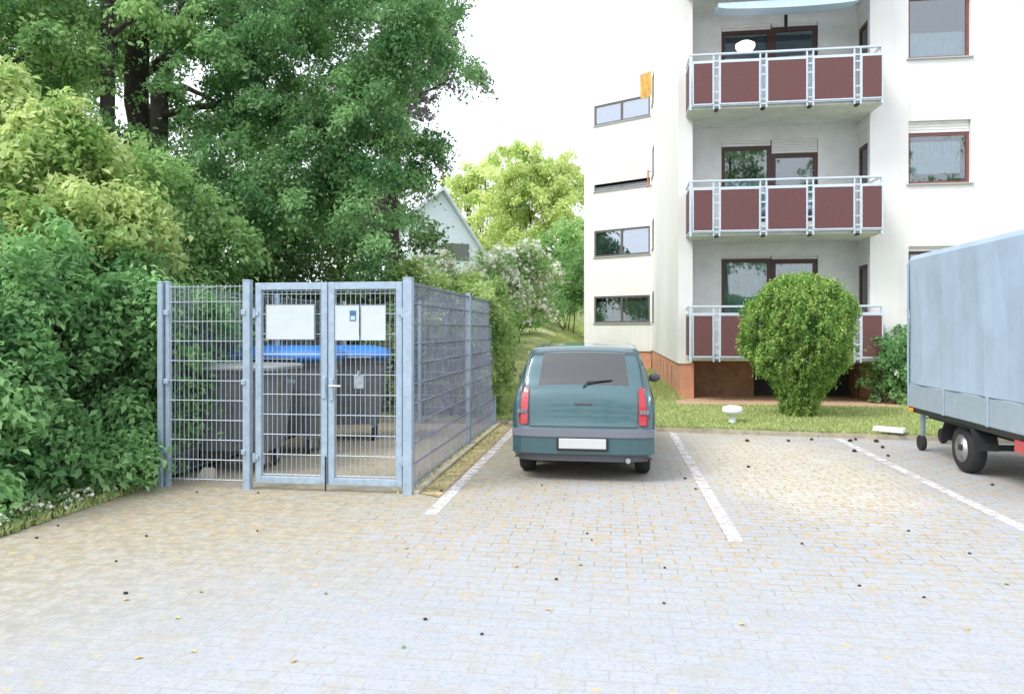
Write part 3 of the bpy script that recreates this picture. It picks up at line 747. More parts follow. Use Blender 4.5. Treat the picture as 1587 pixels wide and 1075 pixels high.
for (a, b, r0, r1, sg) in [((247, 135, 14.6), (345, 165, 14), .07, .03, .08), ((212, 120, 15), (420, 20, 14.5), .12, .05, .05), ((212, 60, 15), (600, -20, 14.5), .13, .04, .06),
                           ((247, 180, 14.6), (470, 170, 14), .09, .03, .05), ((420, 20, 14.5), (700, 80, 14.5), .05, .015, .08), ((345, 30, 14.6), (420, 110, 14.2), .05, .02, 0),
                           ((470, 170, 14), (640, 230, 14), .035, .012, .05), ((470, 170, 14), (590, 370, 13.6), .03, .01, .05), ((420, 110, 14.2), (500, 200, 14), .025, .01, 0), ((345, 165, 14), (420, 340, 13.6), .03, .01, 0)]:
    limb(tm, WP(*a), WP(*b), r0, r1, rnd, sag=sg)
off(tm.build('trunk', M['bark'], smooth=True), big)
for c in cl[::3]:
    pass
# second tree at the left
rnd = random.Random(12)
tb = W(170, 13.2, .1); t2 = plant('broadleaf_tree', 'slimmer dark trunked tree behind the shrub at the left edge', 'tree', tb)
blobs = [crown_blob(60, 60, 12.5, 1.5, 1.6, .75), crown_blob(150, 215, 12.6, .8, 1, .55), crown_blob(40, -30, 13, 2.4, 2, .9), crown_blob(100, 240, 12.6, .8, 1.0, .35), crown_blob(-120, 60, 12.8, 1.6, 2, 1.8), crown_blob(200, 300, 12.4, .8, 1, .6), crown_blob(250, 20, 12.6, 1.1, 1.2, .5)]
cl = fill_clumps(blobs, 120, (.25, .6), 520, rnd, flat=.5, tint=.45, tv=.34)
off(leaf_mesh('crown', L['tree_b'], None, cl, 22, size=.10, aspect=.5, shell=.2), t2)
tm = MB(); limb(tm, tb - Vector((0, 0, .3)), WP(166, 60, 13.2), .17, .12, rnd, n=9, sides=10); limb(tm, WP(166, 60, 13.2), WP(180, -120, 13.2), .12, .05, rnd)
limb(tm, WP(166, 70, 13.2), WP(75, 75, 12.8), .07, .035, rnd, sag=.18); limb(tm, WP(75, 75, 12.8), WP(-60, 160, 12.6), .035, .01, rnd, sag=.1)
limb(tm, WP(130, 45, 13), WP(125, 120, 12.9), .03, .01, rnd); limb(tm, WP(80, 70, 12.8), WP(78, 130, 12.7), .03, .01, rnd); limb(tm, WP(166, 60, 13.2), WP(250, 20, 12.8), .06, .02, rnd, sag=.1)
off(tm.build('trunk', M['bark'], smooth=True), t2)
# copper-grey tree behind
rnd = random.Random(13)
tb = W(600, 21, .3); t3 = plant('copper_leaved_tree', 'grey purple leaved tree showing behind the right edge of the large tree', 'tree', tb)
blobs = [crown_blob(690, 45, 20, .9, 1.1, .9), crown_blob(660, 265, 19, .55, .8, .7), crown_blob(610, 120, 20.5, 1.6, 1.6, 2.0), crown_blob(560, 200, 21, 1.6, 1.6, 2.5), crown_blob(640, -40, 20.5, 2.2, 2, 1.4), crown_blob(735, 115, 20, .25, .4, .35, .3)]
cl = fill_clumps(blobs, 130, (.22, .55), 360, rnd, flat=.6, tint=.5)
off(leaf_mesh('crown', L['copper'], None, cl, 23, size=.115, shell=.2), t3)
tm = MB(); limb(tm, tb - Vector((0, 0, .3)), WP(615, -40, 20.5), .24, .10, rnd, n=9)
for b in [(700, 40, 20), (665, 260, 19), (735, 115, 20)]: limb(tm, WP(606, 180, 20.8), WP(*b), .07, .012, rnd, sag=.08)
off(tm.build('trunk', M['bark'], smooth=True), t3)
# distant woodland filling behind the trees (left)
rnd = random.Random(14)
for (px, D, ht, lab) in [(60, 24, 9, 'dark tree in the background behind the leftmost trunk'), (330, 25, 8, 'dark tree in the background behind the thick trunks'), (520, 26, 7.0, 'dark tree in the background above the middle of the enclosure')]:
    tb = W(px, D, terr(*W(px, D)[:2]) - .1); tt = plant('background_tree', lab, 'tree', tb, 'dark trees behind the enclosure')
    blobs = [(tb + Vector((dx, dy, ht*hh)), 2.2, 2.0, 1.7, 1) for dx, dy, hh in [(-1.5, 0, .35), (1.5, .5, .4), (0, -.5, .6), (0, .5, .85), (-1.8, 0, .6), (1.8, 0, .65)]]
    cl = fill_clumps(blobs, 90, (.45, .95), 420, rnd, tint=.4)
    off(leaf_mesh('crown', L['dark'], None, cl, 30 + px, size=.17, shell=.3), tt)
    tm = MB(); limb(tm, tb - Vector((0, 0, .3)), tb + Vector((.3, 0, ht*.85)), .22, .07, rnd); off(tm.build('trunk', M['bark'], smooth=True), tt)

# large shrub at the left edge
rnd = random.Random(15)
def shrub(name, label, cat, base, blobs, count, rs, leaves, lm_, seed, size, group=None, aspect=.5, tint=.45, tv=.3, flat=.7, shell=.3, stems=6, droop=.35, surf=0.0, stem_r=.03):
    o = plant(name, label, cat, base, group)
    cl = fill_clumps(blobs, count, rs, leaves, rnd, flat=flat, tint=tint, tv=tv, zmin=.15, surf=surf)
    off(leaf_mesh('foliage', lm_, None, cl, seed, size=size, aspect=aspect, shell=shell, droop=droop), o)
    tm = MB()
    for k in range(stems):
        b = rnd.choice(blobs)[0]; limb(tm, Vector(base) + Vector((rnd.uniform(-.3, .3), rnd.uniform(-.3, .3), -.05)), b, stem_r, stem_r*.3, rnd, sides=6)
    off(tm.build('stems', M['stem'], smooth=True), o); return o
shrub('large_shrub', 'tall leafy green shrub left of the enclosure hanging over the paving edge', 'shrub', (-6.3, 6.8, 0.05),
      [(Vector((-5.9, 6.6, 1.0)), 1.15, 1.3, .85, 3), (Vector((-5.75, 7.6, 1.1)), .95, 1.1, 1.0, 2.4), (Vector((-6.3, 7.0, 2.0)), 1.1, 1.3, .8, 3), (Vector((-5.9, 7.9, 1.95)), .8, 1.0, .55, 1.5),
       (Vector((-5.7, 5.5, .75)), .75, .9, .65, 1.8), (Vector((-6.3, 5.3, 1.7)), .9, 1, .8, 2), (Vector((-5.35, 7.9, 1.3)), .6, .6, .7, .9),  (Vector((-5.3, 8.9, 1.6)), .55, .8, .35, .45), (Vector((-4.55, 8.1, 1.8)), .2, .3, .2, .14), (Vector((-5.0, 6.9, .35)), .3, .8, .35, .9), (Vector((-4.95, 7.5, 1.0)), .3, .45, .8, 1.1), (Vector((-5.05, 7.4, 1.9)), .35, .5, .35, .6), (Vector((-5.25, 6.3, .55)), .35, .6, .5, .8), (Vector((-5.2, 5.6, .3)), .3, .9, .25, .5)],
      400, (.15, .34), 600, L['shrub'], 41, .085, stems=14, shell=.25, tint=.45, tv=.35)
shrub('pale_shrub', 'tall pale yellow green shrub rising above the green one at the left edge', 'shrub', (-8.0, 8.4, 0.05),
      [(WP(30, 215, 9.3), 1.1, 1.2, .6, 2), (WP(-60, 190, 9.3), 1.3, 1.2, .8, 2), (WP(90, 300, 9.2), 1.0, 1.1, .6, 2), (WP(150, 345, 9.0), .7, 1.0, .5, 1.3), (WP(20, 360, 9.2), 1.3, 1.2, 1.0, 2), (WP(-60, 500, 9.2), 1.4, 1.3, 1.3, 1.5), (WP(195, 385, 8.9), .45, .8, .4, .6)],
      210, (.2, .42), 480, L['shrub_light'], 42, .10, stems=12, tint=.35, tv=.35, shell=.25)
shrub('bushy_tree', 'mid green bushy tree between the left shrub and the enclosure', 'tree', (-8.1, 11.0, 0.05),
      [(WP(230, 300, 11.6), 1.0, 1.1, .8, 2), (WP(140, 330, 11.4), 1.0, 1.1, .7, 2), (WP(300, 390, 11.6), 1.0, 1.0, .7, 1.6), (WP(210, 400, 11.0), 1.0, 1.0, .8, 2), (WP(290, 470, 11.4), .8, .8, .7, 1)],
      110, (.25, .5), 480, L['tree_b'], 43, .10, stems=8, tint=.5, tv=.35)
# dark understorey behind the enclosure
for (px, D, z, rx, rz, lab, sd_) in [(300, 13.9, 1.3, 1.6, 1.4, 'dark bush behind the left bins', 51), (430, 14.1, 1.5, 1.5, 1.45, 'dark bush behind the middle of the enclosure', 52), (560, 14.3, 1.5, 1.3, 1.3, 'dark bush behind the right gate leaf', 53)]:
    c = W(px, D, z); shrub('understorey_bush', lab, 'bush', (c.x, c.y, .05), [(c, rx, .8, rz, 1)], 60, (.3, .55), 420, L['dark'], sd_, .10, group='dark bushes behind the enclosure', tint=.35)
# hedge at the end of the side fence
shrub('ivy_hedge', 'ivy covered hedge at the far end of the mesh fence', 'hedge', (-2.6, 13.2, .05),
      [(Vector((-2.2, 12.9, .6)), .36, .45, .6, 1.3), (Vector((-2.2, 12.9, 1.6)), .40, .5, .6, 1.4), (Vector((-2.4, 14.2, 1.2)), .42, 1.0, 1.1, 1.8), (Vector((-2.7, 13.2, 2.3)), .75, .7, .3, 1.1), (Vector((-3.7, 13.2, 2.45)), 1.0, .5, .33, 1.1), (Vector((-3.4, 13.3, 1.2)), 1.2, .5, 1.0, 1.6), (Vector((-3.2, 12.85, .7)), 1.1, .25, .65, 1.2), (Vector((-3.2, 12.85, 1.6)), 1.1, .25, .5, 1.2), (Vector((-2.0, 12.25, 1.55)), .12, .3, .5, .35), (Vector((-2.0, 11.9, 1.85)), .12, .45, .3, .3), (Vector((-2.2, 12.6, 2.15)), .35, .6, .22, .5), (Vector((-2.02, 12.2, .85)), .1, .3, .5, .2)],
      210, (.16, .30), 520, L['ivy'], 61, .07, stems=10, tint=.45, tv=.35, shell=.2)
shrub('clipped_hedge', 'clipped green hedge running back along the rising lawn', 'hedge', (-2.4, 17.5, .1),
      [(Vector((-3.3, 15.6+1.3*k, 1.15+.13*k)), .4, .9, 1.05, 1) for k in range(6)], 110, (.25, .4), 420, L['mid'], 62, .075, tint=.35, stems=6, shell=.4)
shrub('clipped_hedge', 'low block of hedge beside the far lawn', 'hedge', WP(815, 505, 29), [(WP(798, 488, 28), .6, 1.0, .38, 1), (WP(822, 486, 28.5), .4, 1.0, .34, 1)], 50, (.25, .4), 340, L['mid'], 63, .08, tint=.3, stems=4)
# flowering shrub with blossoms
fs_ = plant('flowering_shrub', 'tall shrub covered in creamy white blossom behind the hedge', 'shrub', W(790, 25, .3))
fb = [crown_blob(760, 415, 23, .7, .9, .5), crown_blob(800, 405, 25, .9, 1.0, .6), crown_blob(835, 425, 26, .7, 1.0, .55), crown_blob(700, 425, 21, .9, .9, .45), crown_blob(770, 450, 23, .9, 1, .6), crown_blob(820, 460, 25.5, .9, 1, .5)]
cl = fill_clumps(fb, 110, (.25, .5), 380, rnd, tint=.5)
off(leaf_mesh('foliage', L['mid'], None, cl, 64, size=.10), fs_)
cl2 = [(x, y, z + rz*.35, rx*1.1, ry*1.1, rz*.95, r_, 70, .6) for (x, y, z, rx, ry, rz, r_, n, t) in cl if rnd.random() < .9]
off(leaf_mesh('blossom', L['flower'], None, cl2, 65, size=.14, aspect=.9, shell=.8), fs_)
tm = MB()
for b in fb: limb(tm, W(790, 25, .2), b[0], .04, .012, rnd, sides=6)
off(tm.build('stems', M['stem']), fs_)
shrub('green_bush', 'dense green bush against the left edge of the wing', 'bush', W(880, 33, 1.5), [crown_blob(870, 450, 33, 1.2, 1.2, .9), crown_blob(895, 420, 34, 1.2, 1.2, 1.2), crown_blob(850, 475, 31, .8, 1, .4)], 90, (.3, .6), 380, L['tree_b'], 66, .11, tint=.35)
# far pale trees
for (lab, base, bl, sd_, n) in [
    ('tall pale yellow green tree left of the wing in the distance', (830, 47), [(820, 300, 46, 2.6, 2.5, 2.0), (850, 260, 46, 1.9, 2, 1.5), (780, 290, 46, 1.7, 2, 1.7), (870, 330, 46, 1.9, 2, 2.0), (820, 240, 46, 1.0, 1.2, .7), (890, 290, 47, 1.6, 1.6, 1.2), (820, 370, 45, 3.2, 2, 1.8), (800, 250, 47, 1.3, 1.4, 1.0), (870, 255, 47, 1.3, 1.4, 1.0)], 71, 170),
    ('smaller pale tree between the house and the tall pale tree', (745, 50), [(745, 285, 50, 1.6, 2, 1.6), (720, 275, 50, 1.2, 1.3, .8), (755, 340, 49, 1.9, 2, 2.0), (765, 385, 48, 2.2, 2, 1.3), (715, 300, 50, 1.8, 2, 1.5), (755, 255, 50, 1.3, 1.5, .9)], 72, 90),
    ('mid green tree in front of the tall pale tree beside the wing', (885, 41), [(880, 370, 40, 1.6, 1.6, 1.8), (850, 400, 40, 1.6, 1.5, 1.2), (895, 420, 40, 1.5, 1.6, 1.8)], 73, 80)]:
    tb = W(base[0], base[1], 1.5); tt = plant('pale_tree' if sd_ != 73 else 'green_tree', lab, 'tree', tb)
    bs = [crown_blob(*b) for b in bl]
    cl = fill_clumps(bs, n, (.35, .8), 330, rnd, tint=.45, tv=.35, flat=.6)
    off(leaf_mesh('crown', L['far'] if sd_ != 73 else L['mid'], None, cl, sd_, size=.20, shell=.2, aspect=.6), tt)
    tm = MB(); limb(tm, tb - Vector((0, 0, 1.5)), bs[1][0], .22, .06, rnd)
    for b in bs: limb(tm, tb + (bs[0][0]-tb)*.4, b[0], .08, .02, rnd, sides=6)
    off(tm.build('trunk', M['bark'], smooth=True), tt)
# far wood behind everything (stuff)
bs = []
for k in range(34):
    px = -350 + k * 62
    c = W(px, 75 + rnd.uniform(-5, 5), 3.5); bs.append((c, 4.5, 3, 2.2 + rnd.random(), 1))
cl = fill_clumps(bs, 340, (1.0, 1.8), 240, rnd, tint=.35)
tag(leaf_mesh('far_wood', L['mid'], None, cl, 75, size=.45, shell=.4, aspect=.7), 'far belt of green wood closing the view behind the gap', 'wood', kind='stuff')

rnd = random.Random(19)
for k, (x, y, ht) in enumerate([(-8, -15, 12), (0, -17, 17), (7, -13, 14.5), (15, -15, 17), (22, -14, 15)]):
    tb = Vector((x, y, 0)); tt = plant('street_tree', 'green tree across the road that shows only as a reflection in the windows', 'tree', tb, 'trees reflected in the windows')
    blobs = [(tb + Vector((dx, dy, ht*hh)), 2.2, 2.0, 1.6, 1) for dx, dy, hh in [(-1.4, 0, .45), (1.5, .5, .5), (0, -.5, .65), (0, .5, .88), (-1.6, 0, .68), (1.7, 0, .72)]]
    cl = fill_clumps(blobs, 60, (.4, .9), 160, rnd, tint=.5)
    off(leaf_mesh('crown', L['tree_b'], None, cl, 300 + k, size=.26, shell=.3), tt)
    tm = MB(); limb(tm, tb - Vector((0, 0, .3)), tb + Vector((.3, 0, ht*.85)), .22, .07, rnd); off(tm.build('trunk', M['bark'], smooth=True), tt)

# round thuja
tb = G(1238, 645, .1); rnd = random.Random(16)
th = plant('round_thuja_bush', 'goblet shaped bright green conifer bush clipped round, growing on the lawn', 'bush', tb)
Dt = 12.7; cl = []
prof = [(650, 30, 30), (640, 42, 42), (610, 50, 50)]
def rad(z):   # radius of the goblet by height (m)
    pts = [(0, .20), (.25, .27), (.45, .34), (.65, .47), (.85, .66), (1.15, .81), (1.55, .865), (1.9, .81), (2.13, .65), (2.30, .41), (2.40, .15)]
    for (a, ra), (b, rb) in zip(pts, pts[1:]):
        if a <= z <= b: return ra + (rb-ra)*(z-a)/(b-a)
    return .1
for k in range(1900):
    z = rnd.random() ** .85 * 2.4; an = rnd.uniform(0, 6.283); rr = 1.05 * rad(z) * rnd.uniform(.80, 1.0) * (1 + .09*math.sin(an*3+z*4)+.07*math.sin(an*7-z*6)) * (1.1 if rnd.random() < .06 else 1)
    s = rnd.uniform(.05, .115)
    cl.append((tb.x+rr*math.cos(an), tb.y+rr*math.sin(an), tb.z+z, s*.55, s*1.15, s*1.2, an+1.57, 62, min(1, max(0, .42+rnd.uniform(-.35, .35)))))
for k in range(220):
    z = rnd.random() * 2.3; an = rnd.uniform(0, 6.283); rr = rad(z) * rnd.uniform(0, .7); s = .16
    cl.append((tb.x+rr*math.cos(an), tb.y+rr*math.sin(an), tb.z+z, s, s, s, 0, 60, .25))
off(leaf_mesh('foliage', L['thuja'], None, cl, 81, size=.048, aspect=.4, shell=.3, droop=-.5, soft=0), th)
tm = MB(); limb(tm, tb - Vector((0, 0, .1)), tb + Vector((0, 0, 1.4)), .07, .02, rnd)
for k in range(5): an = k*1.25; limb(tm, tb + Vector((0, 0, .1)), tb + Vector((.5*math.cos(an), .5*math.sin(an), 1.3)), .035, .01, rnd, sides=6)
off(tm.build('trunk', M['stem']), th)
c = G(1375, 625, .1)
shrub('flowering_bush', 'leafy green bush with pale flowers beside the trailer', 'bush', (c.x, c.y, .1),
      [(c + Vector((0, 0, .55)), .5, .5, .5, 1), (c + Vector((.25, .1, 1.1)), .55, .5, .5, 1), (c + Vector((-.2, 0, 1.15)), .4, .4, .35, .6), (c + Vector((.9, .2, 1.0)), .7, .5, .8, 1), (c + Vector((.8, .2, .4)), .7, .5, .5, 1)], 90, (.14, .28), 330, L['shrub'], 82, .07, tint=.55, stems=8)
sfo = SC.collection.objects[-2].parent
cl = [(c.x+rnd.uniform(-.5, .9), c.y-rnd.uniform(.25, .5), c.z+rnd.uniform(.4, 1.6), .06, .06, .03, 0, 14, .5) for _ in range(9)]
off(leaf_mesh('blossom', L['flower'], None, cl, 83, size=.04, aspect=.9), sfo)
# white flowered ground cover, bottom left
rng_ = random.Random(17); cl = []
for k in range(70):
    y = rng_.uniform(4.3, 6.6); x = -4.8 - abs(rng_.gauss(0, .22))
    cl.append((x, y, .07, .13, .13, .07, 0, 90, rng_.random()))
tag(leaf_mesh('ground_cover', L['ivy'], None, cl, 91, size=.04), 'low leafy ground cover at the foot of the left shrub', 'ground cover', kind='stuff')
cl = []
for k in range(150):
    y = rng_.uniform(4.2, 6.6); x = -4.70 - abs(rng_.gauss(0, .24)); cl.append((x, y, .08+rng_.random()*.08, .05, .05, .03, 0, 5, .7))
tag(leaf_mesh('white_flowers', L['flower'], None, cl, 92, size=.03, aspect=.9), 'small white flowers scattered over the ground cover at the lower left', 'flowers', kind='stuff')

# ---------------------------------------------------------------- bin enclosure
YG = 7.02; ZT = 2.07
def Xg(px): return XatY(px, YG)
def mesh_panel(name_unused, p0, p1, z0, z1, mat_, parent, name='mesh_panel', wr=.003, hr=.004):
    """double rod mesh between p0 and p1 in plan, in the coordinates of the parent"""
    p0 = Vector((*p0, 0)); p1 = Vector((*p1, 0)); d = p1 - p0; Ln = d.length; d.normalize(); nrm = Vector((-d.y, d.x, 0))
    mb = MB(); k = 0; u = .012
    while u < Ln - .005:
        a = p0 + d*u; mb.tube([a + Vector((0, 0, z0-.0)), a + Vector((0, 0, z1))], wr, 5, False); u += .05
    z = z0 + .025
    while z < z1 + .001:
        for s in (-1, 1):
            off_ = nrm * (wr + hr) * s; mb.tube([p0 + off_ + Vector((0, 0, z)), p1 + off_ + Vector((0, 0, z))], hr, 5, False)
        z += .2
    for s in (-1, 1):
        off_ = nrm * (wr + hr) * s; mb.tube([p0 + off_ + Vector((0, 0, z1-.022)), p1 + off_ + Vector((0, 0, z1-.022))], hr, 5, False)
    return mb.build(name, mat_, parent)
def post(mb, x, y, w, d, z1, z0=-.03):
    mb.box(x-w/2, x+w/2, y-d/2, y+d/2, z0, z1, .004); mb.box(x-w/2-.003, x+w/2+.003, y-d/2-.003, y+d/2+.003, z1, z1+.012, .003)

# front fixed panel (thing), side fence (thing), back/left fences, gates
fx = empty('fence_panel', (Xg(250), YG, 0)); tag(fx, 'narrow galvanised mesh fence panel left of the gates', 'fence')
ox, oy = fx.location.x, fx.location.y
wpan = Xg(384) - ox
q = MB(); post(q, 0, 0, .055, .06, ZT+.01); q.build('post', M['galv'], fx)
q = MB(); post(q, .068, .02, .045, .05, ZT+.01); q.build('post', M['galv'], fx)
q = MB(); post(q, wpan, 0, .075, .075, ZT+.02); q.build('post', M['galv'], fx)
mesh_panel('', (.09, 0), (wpan-.035, 0), .06, ZT-.01, M['wire'], fx, wr=.0033, hr=.0027)
for zz in (.35, 1.05, 1.75):
    q = MB(); q.box(.05, .10, -.045, -.02, zz, zz+.05, .004); q.build('clamp', M['galv'], fx)
    q = MB(); q.box(wpan-.05, wpan-.005, -.05, -.0375, zz, zz+.05, .004); q.build('clamp', M['galv'], fx)

gx0, gx1 = Xg(397), Xg(624); gm = (gx0 + gx1) / 2 - .0
def gate(x0, x1, label, hinge_left):
    g_ = empty('mesh_gate', (x0, YG, 0)); tag(g_, label, 'gate'); w = x1 - x0; z0, z1, t = .07, ZT+.0, .062
    q = MB()
    q.box(0, t, -.02, .02, z0, z1, .004); q.box(w-t, w, -.02, .02, z0, z1, .004)
    q.box(t, w-t, -.019, .019, z0, z0+t*1.1, .003); q.box(t, w-t, -.019, .019, z1-t*1.15, z1, .003)
    q.build('gate_frame', M['galv'], g_)
    mesh_panel('', (t, 0), (w-t, 0), z0+t, z1-t, M['wire'], g_, wr=.0033, hr=.0027)
    hx = -.006 if hinge_left else w+.006
    for zz in (.28, 1.72):
        q = MB(); q.tube([(hx, -.03, zz), (hx, -.03, zz+.09)], .014, 10); q.box(min(hx, t*.6 if hinge_left else w-t*.6), max(hx, t*.6 if hinge_left else w-t*.6), -.034, -.021, zz+.02, zz+.07, .003)
        q.build('hinge', M['galv'], g_)
    return g_, w, t
gl_, wl, tl = gate(gx0, gm-.006, 'left galvanised mesh gate leaf carrying one wide white notice', True)
gr_, wr_, tr_ = gate(gm+.006, gx1, 'right galvanised mesh gate leaf with handle and two white notices', False)
q = MB(); q.box(.012, .055, -.034, -.021, .90, 1.12, .004); q.build('lock_plate', M['galv'], gr_)
q = MB(); q.tube([(.03, -.036, 1.05), (.03, -.075, 1.05), (.15, -.075, 1.05)], .010, 8); q.build('handle', mat('handle_steel', (.6, .62, .65), .35, .7), gr_)
q = MB(); q.box(wl-.055, wl-.01, -.034, -.021, .92, 1.14, .004); q.build('lock_plate', M['galv'], gl_)
q = MB(); q.tube([(wl-.012, -.03, .35), (wl-.012, -.03, .01)], .008, 8); q.build('drop_bolt', M['dark'], gl_)
q = MB(); q.box(.26, .36, -.016, .02, 1.02, 1.16, .006); q.tube([(.31, -.02, 1.16), (.31, -.02, 1.20)], .012, 8); q.build('lock_box', mat('grey_box', (.33, .38, .42), .5, .4, noise=.3, nscale=30), gr_)
# notices: hang on the gates, things of their own
def notice(px0, px1, py0, py1, label, extra=None):
    Y = YG - .012; r0 = XatY(px0, Y); r1 = XatY(px1, Y); D = Y / ((px0 - CX) / F * SA + CA)
    z1 = EYE + (HY-py0)/F*D; z0 = EYE + (HY-py1)/F*D
    o = empty('notice', (r0, Y-.008, z0)); tag(o, label, 'notice')
    w, hgt = r1-r0, z1-z0
    q = MB(); q.box(0, w, -.003, 0, 0, hgt, .001); q.build('sheet', M['paper'], o)
    q = MB(); e = .007
    for b in ((-e, 0, 0, hgt), (w, w+e, 0, hgt), (-e, w+e, -e, 0), (-e, w+e, hgt, hgt+e)): q.box(b[0], b[1], -.005, .001, b[2], b[3])
    q.build('frame', M['sill'] if extra is None else M['paper'], o)
    return o, w, hgt
notice(414, 487, 473, 525, 'wide white notice board on the left gate leaf')
n2, w2, h2 = notice(521, 556, 474, 526, 'white sheet with a small blue picture on the right gate leaf', 1)
q = MB(); q.box(w2*.62, w2*.90, -.006, -.0045, h2*.55, h2*.86, 0); q.build('picture', M['blueprint'], n2)
q = MB(); q.box(w2*.66, w2*.86, -.0075, -.0062, h2*.58, h2*.70, 0); q.build('picture', mat('pale_print', (.45, .6, .68), .5), n2)
notice(561, 597, 474, 526, 'plain white sheet nearest the hinge on the right gate leaf', 1)

# right side fence
sf = empty('mesh_fence', (-1.97, YG, 0)); tag(sf, 'long galvanised mesh fence along the right side of the enclosure', 'fence')
for (y, w) in ((0, .09), (3.03, .06), (5.3, .06)):
    q = MB(); post(q, 0, y, w, w*.8 if y else .09, ZT+.03); q.build('post', M['galv'], sf)
mesh_panel('', (.012, .06), (.012, 3.0), .04, ZT-.0, M['wire_dark'], sf, wr=.0034, hr=.0055); mesh_panel('', (.012, 3.07), (.012, 5.27), .04, ZT-.0, M['wire_dark'], sf, wr=.0034, hr=.0055)
for y in (.06, 3.0, 3.08, 5.25):
    q = MB(); q.box(.0, .03, y-.012, y+.012, .04, ZT, .003); q.build('clamp_strip', M['galv'], sf)
lf = empty('mesh_fence', (Xg(250)-.01, YG+.06, 0)); tag(lf, 'mesh fence along the left side of the enclosure under the shrub', 'fence')
for y in (2.6, 5.2):
    q = MB(); post(q, 0, y, .06, .05, ZT+.01); q.build('post', M['galv'], lf)
mesh_panel('', (0, .03), (0, 2.57), .06, ZT-.01, M['wire_dark'], lf); mesh_panel('', (0, 2.63), (0, 5.17), .06, ZT-.01, M['wire_dark'], lf)
bf = empty('mesh_fence', (Xg(250)+.03, YG+5.3, 0)); tag(bf, 'mesh fence across the back of the enclosure in front of the dark bushes', 'fence')
wb = -1.97 - bf.location.x
q = MB(); post(q, wb/2, 0, .06, .05, ZT+.01); q.build('post', M['galv'], bf)
mesh_panel('', (.03, 0), (wb/2-.03, 0), .06, ZT-.01, M['wire_dark'], bf); mesh_panel('', (wb/2+.03, 0), (wb-.04, 0), .06, ZT-.01, M['wire_dark'], bf)

# ---------------------------------------------------------------- bins
def make_bin(name, label, blue, loc, rz, w=1.30, dpt=.78, hgt=1.12):
    o = empty(name, loc, rz); tag(o, label, 'waste bin')
    b = MB(); zs = [.24, .30, .5, .75, 1.0, hgt-.06, hgt-.06, hgt]; n = 6; ring = []
    def rect(wx, dy, z, r=.07):
        pts = []
        for (sx, sy, a0) in ((1, 1, 0), (-1, 1, 90), (-1, -1, 180), (1, -1, 270)):
            for k in range(5):
                a = math.radians(a0 + 22.5*k); pts.append((sx*(wx/2-r)+r*math.cos(a), sy*(dy/2-r)+r*math.sin(a), z))
        return pts
    rings = []
    for i, z in enumerate(zs):
        t = (z-.24)/(hgt-.24); e = .0 if i < 6 else .05
        rings.append(rect(w*(.80+.17*t)+e, dpt*(.72+.22*t)+e, z))
    vs = [p for r_ in rings for p in r_]; m = 20; fs = []
    for i in range(len(rings)-1):
        for k in range(m): fs.append((i*m+k, i*m+(k+1) % m, (i+1)*m+(k+1) % m, (i+1)*m+k))
    fs.append(tuple(range(m))[::-1]); fs.append(tuple((len(rings)-1)*m+k for k in range(m)))
    b.add(vs, fs)
    for xx in (-.42, -.14, .14, .42):      # stiffening ribs on the front and back
        for sy in (-1, 1):
            vv = []
            for z, t in ((.30, 0), (hgt-.07, 1)):
                y = sy*(dpt*(.735+.205*(t*.95))/2)
                vv += [(xx-.02, y-.0*sy, z), (xx+.02, y, z), (xx+.02, y+sy*.022, z), (xx-.02, y+sy*.022, z)]
            b.add(vv, [(0, 1, 2, 3), (4, 5, 6, 7), (0, 1, 5, 4), (1, 2, 6, 5), (2, 3, 7, 6), (3, 0, 4, 7)])
    b.build('body', M['binbody'], o)
    ld = MB()
    if blue: lev = [(0, 1.07, 1.12), (.05, 1.09, 1.14), (.10, 1.04, 1.08), (.15, .90, .90), (.185, .62, .55), (.19, .2, .15)]
    else: lev = [(0, 1.05, 1.10), (.035, 1.06, 1.11), (.055, 1.00, 1.04), (.07, .7, .65), (.075, .2, .2)]
    rings = [rect(w*a, dpt*c, hgt+.006+z, .05) for z, a, c in lev]; vs = [p for r_ in rings for p in r_]; fs = []
    for i in range(len(rings)-1):
        for k in range(m): fs.append((i*m+k, i*m+(k+1) % m, (i+1)*m+(k+1) % m, (i+1)*m+k))
    fs.append(tuple(range(m))[::-1]); fs.append(tuple((len(rings)-1)*m+k for k in range(m)))
    ld.add(vs, fs); lo = ld.build('lid', M['bluelid'] if blue else M['binlid'], o, smooth=blue)
    hh = MB(); hh.tube([(-.35, -dpt*.56, hgt+.03), (-.35, -dpt*.56-.05, hgt+.03), (.35, -dpt*.56-.05, hgt+.03), (.35, -dpt*.56, hgt+.03)], .012, 8); hh.build('lid_handle', M['binlid'], lo)
    for sx in (-1, 1):
        tn = MB(); tn.tube([(sx*(w/2-.02), 0, hgt-.14), (sx*(w/2+.07), 0, hgt-.14)], .022, 10); tn.build('trunnion', M['galv'], o)
        for sy in (-1, 1):
            cst = MB(); cx_, cy_ = sx*w*.33, sy*dpt*.27
            cst.box(cx_-.03, cx_-.024, cy_-.05, cy_+.03, .08, .24); cst.box(cx_+.024, cx_+.03, cy_-.05, cy_+.03, .08, .24); cst.box(cx_-.05, cx_+.05, cy_-.05, cy_+.05, .225, .24)
            co = cst.build('caster', M['galv'], o)
            wh_ = MB(); wh_.lathe([(.03, -.02), (.085, -.02), (.095, -.01), (.095, .01), (.085, .02), (.03, .02)], 20, (cx_, cy_-.01, .095), 'x'); wh_.build('wheel', M['rubber'], co)
    return o
def gw(px, D): v = W(px, D, 0); return (v.x, v.y, 0)
make_bin('waste_container', 'large grey wheeled waste container with flat grey lid at the left inside the enclosure', False, gw(358, 8.6), math.radians(4), w=1.37, hgt=1.14)
make_bin('waste_container', 'large grey wheeled waste container with rounded blue lid, nearer of the two blue ones', True, gw(443, 9.8), math.radians(-2), w=1.30, hgt=1.2)
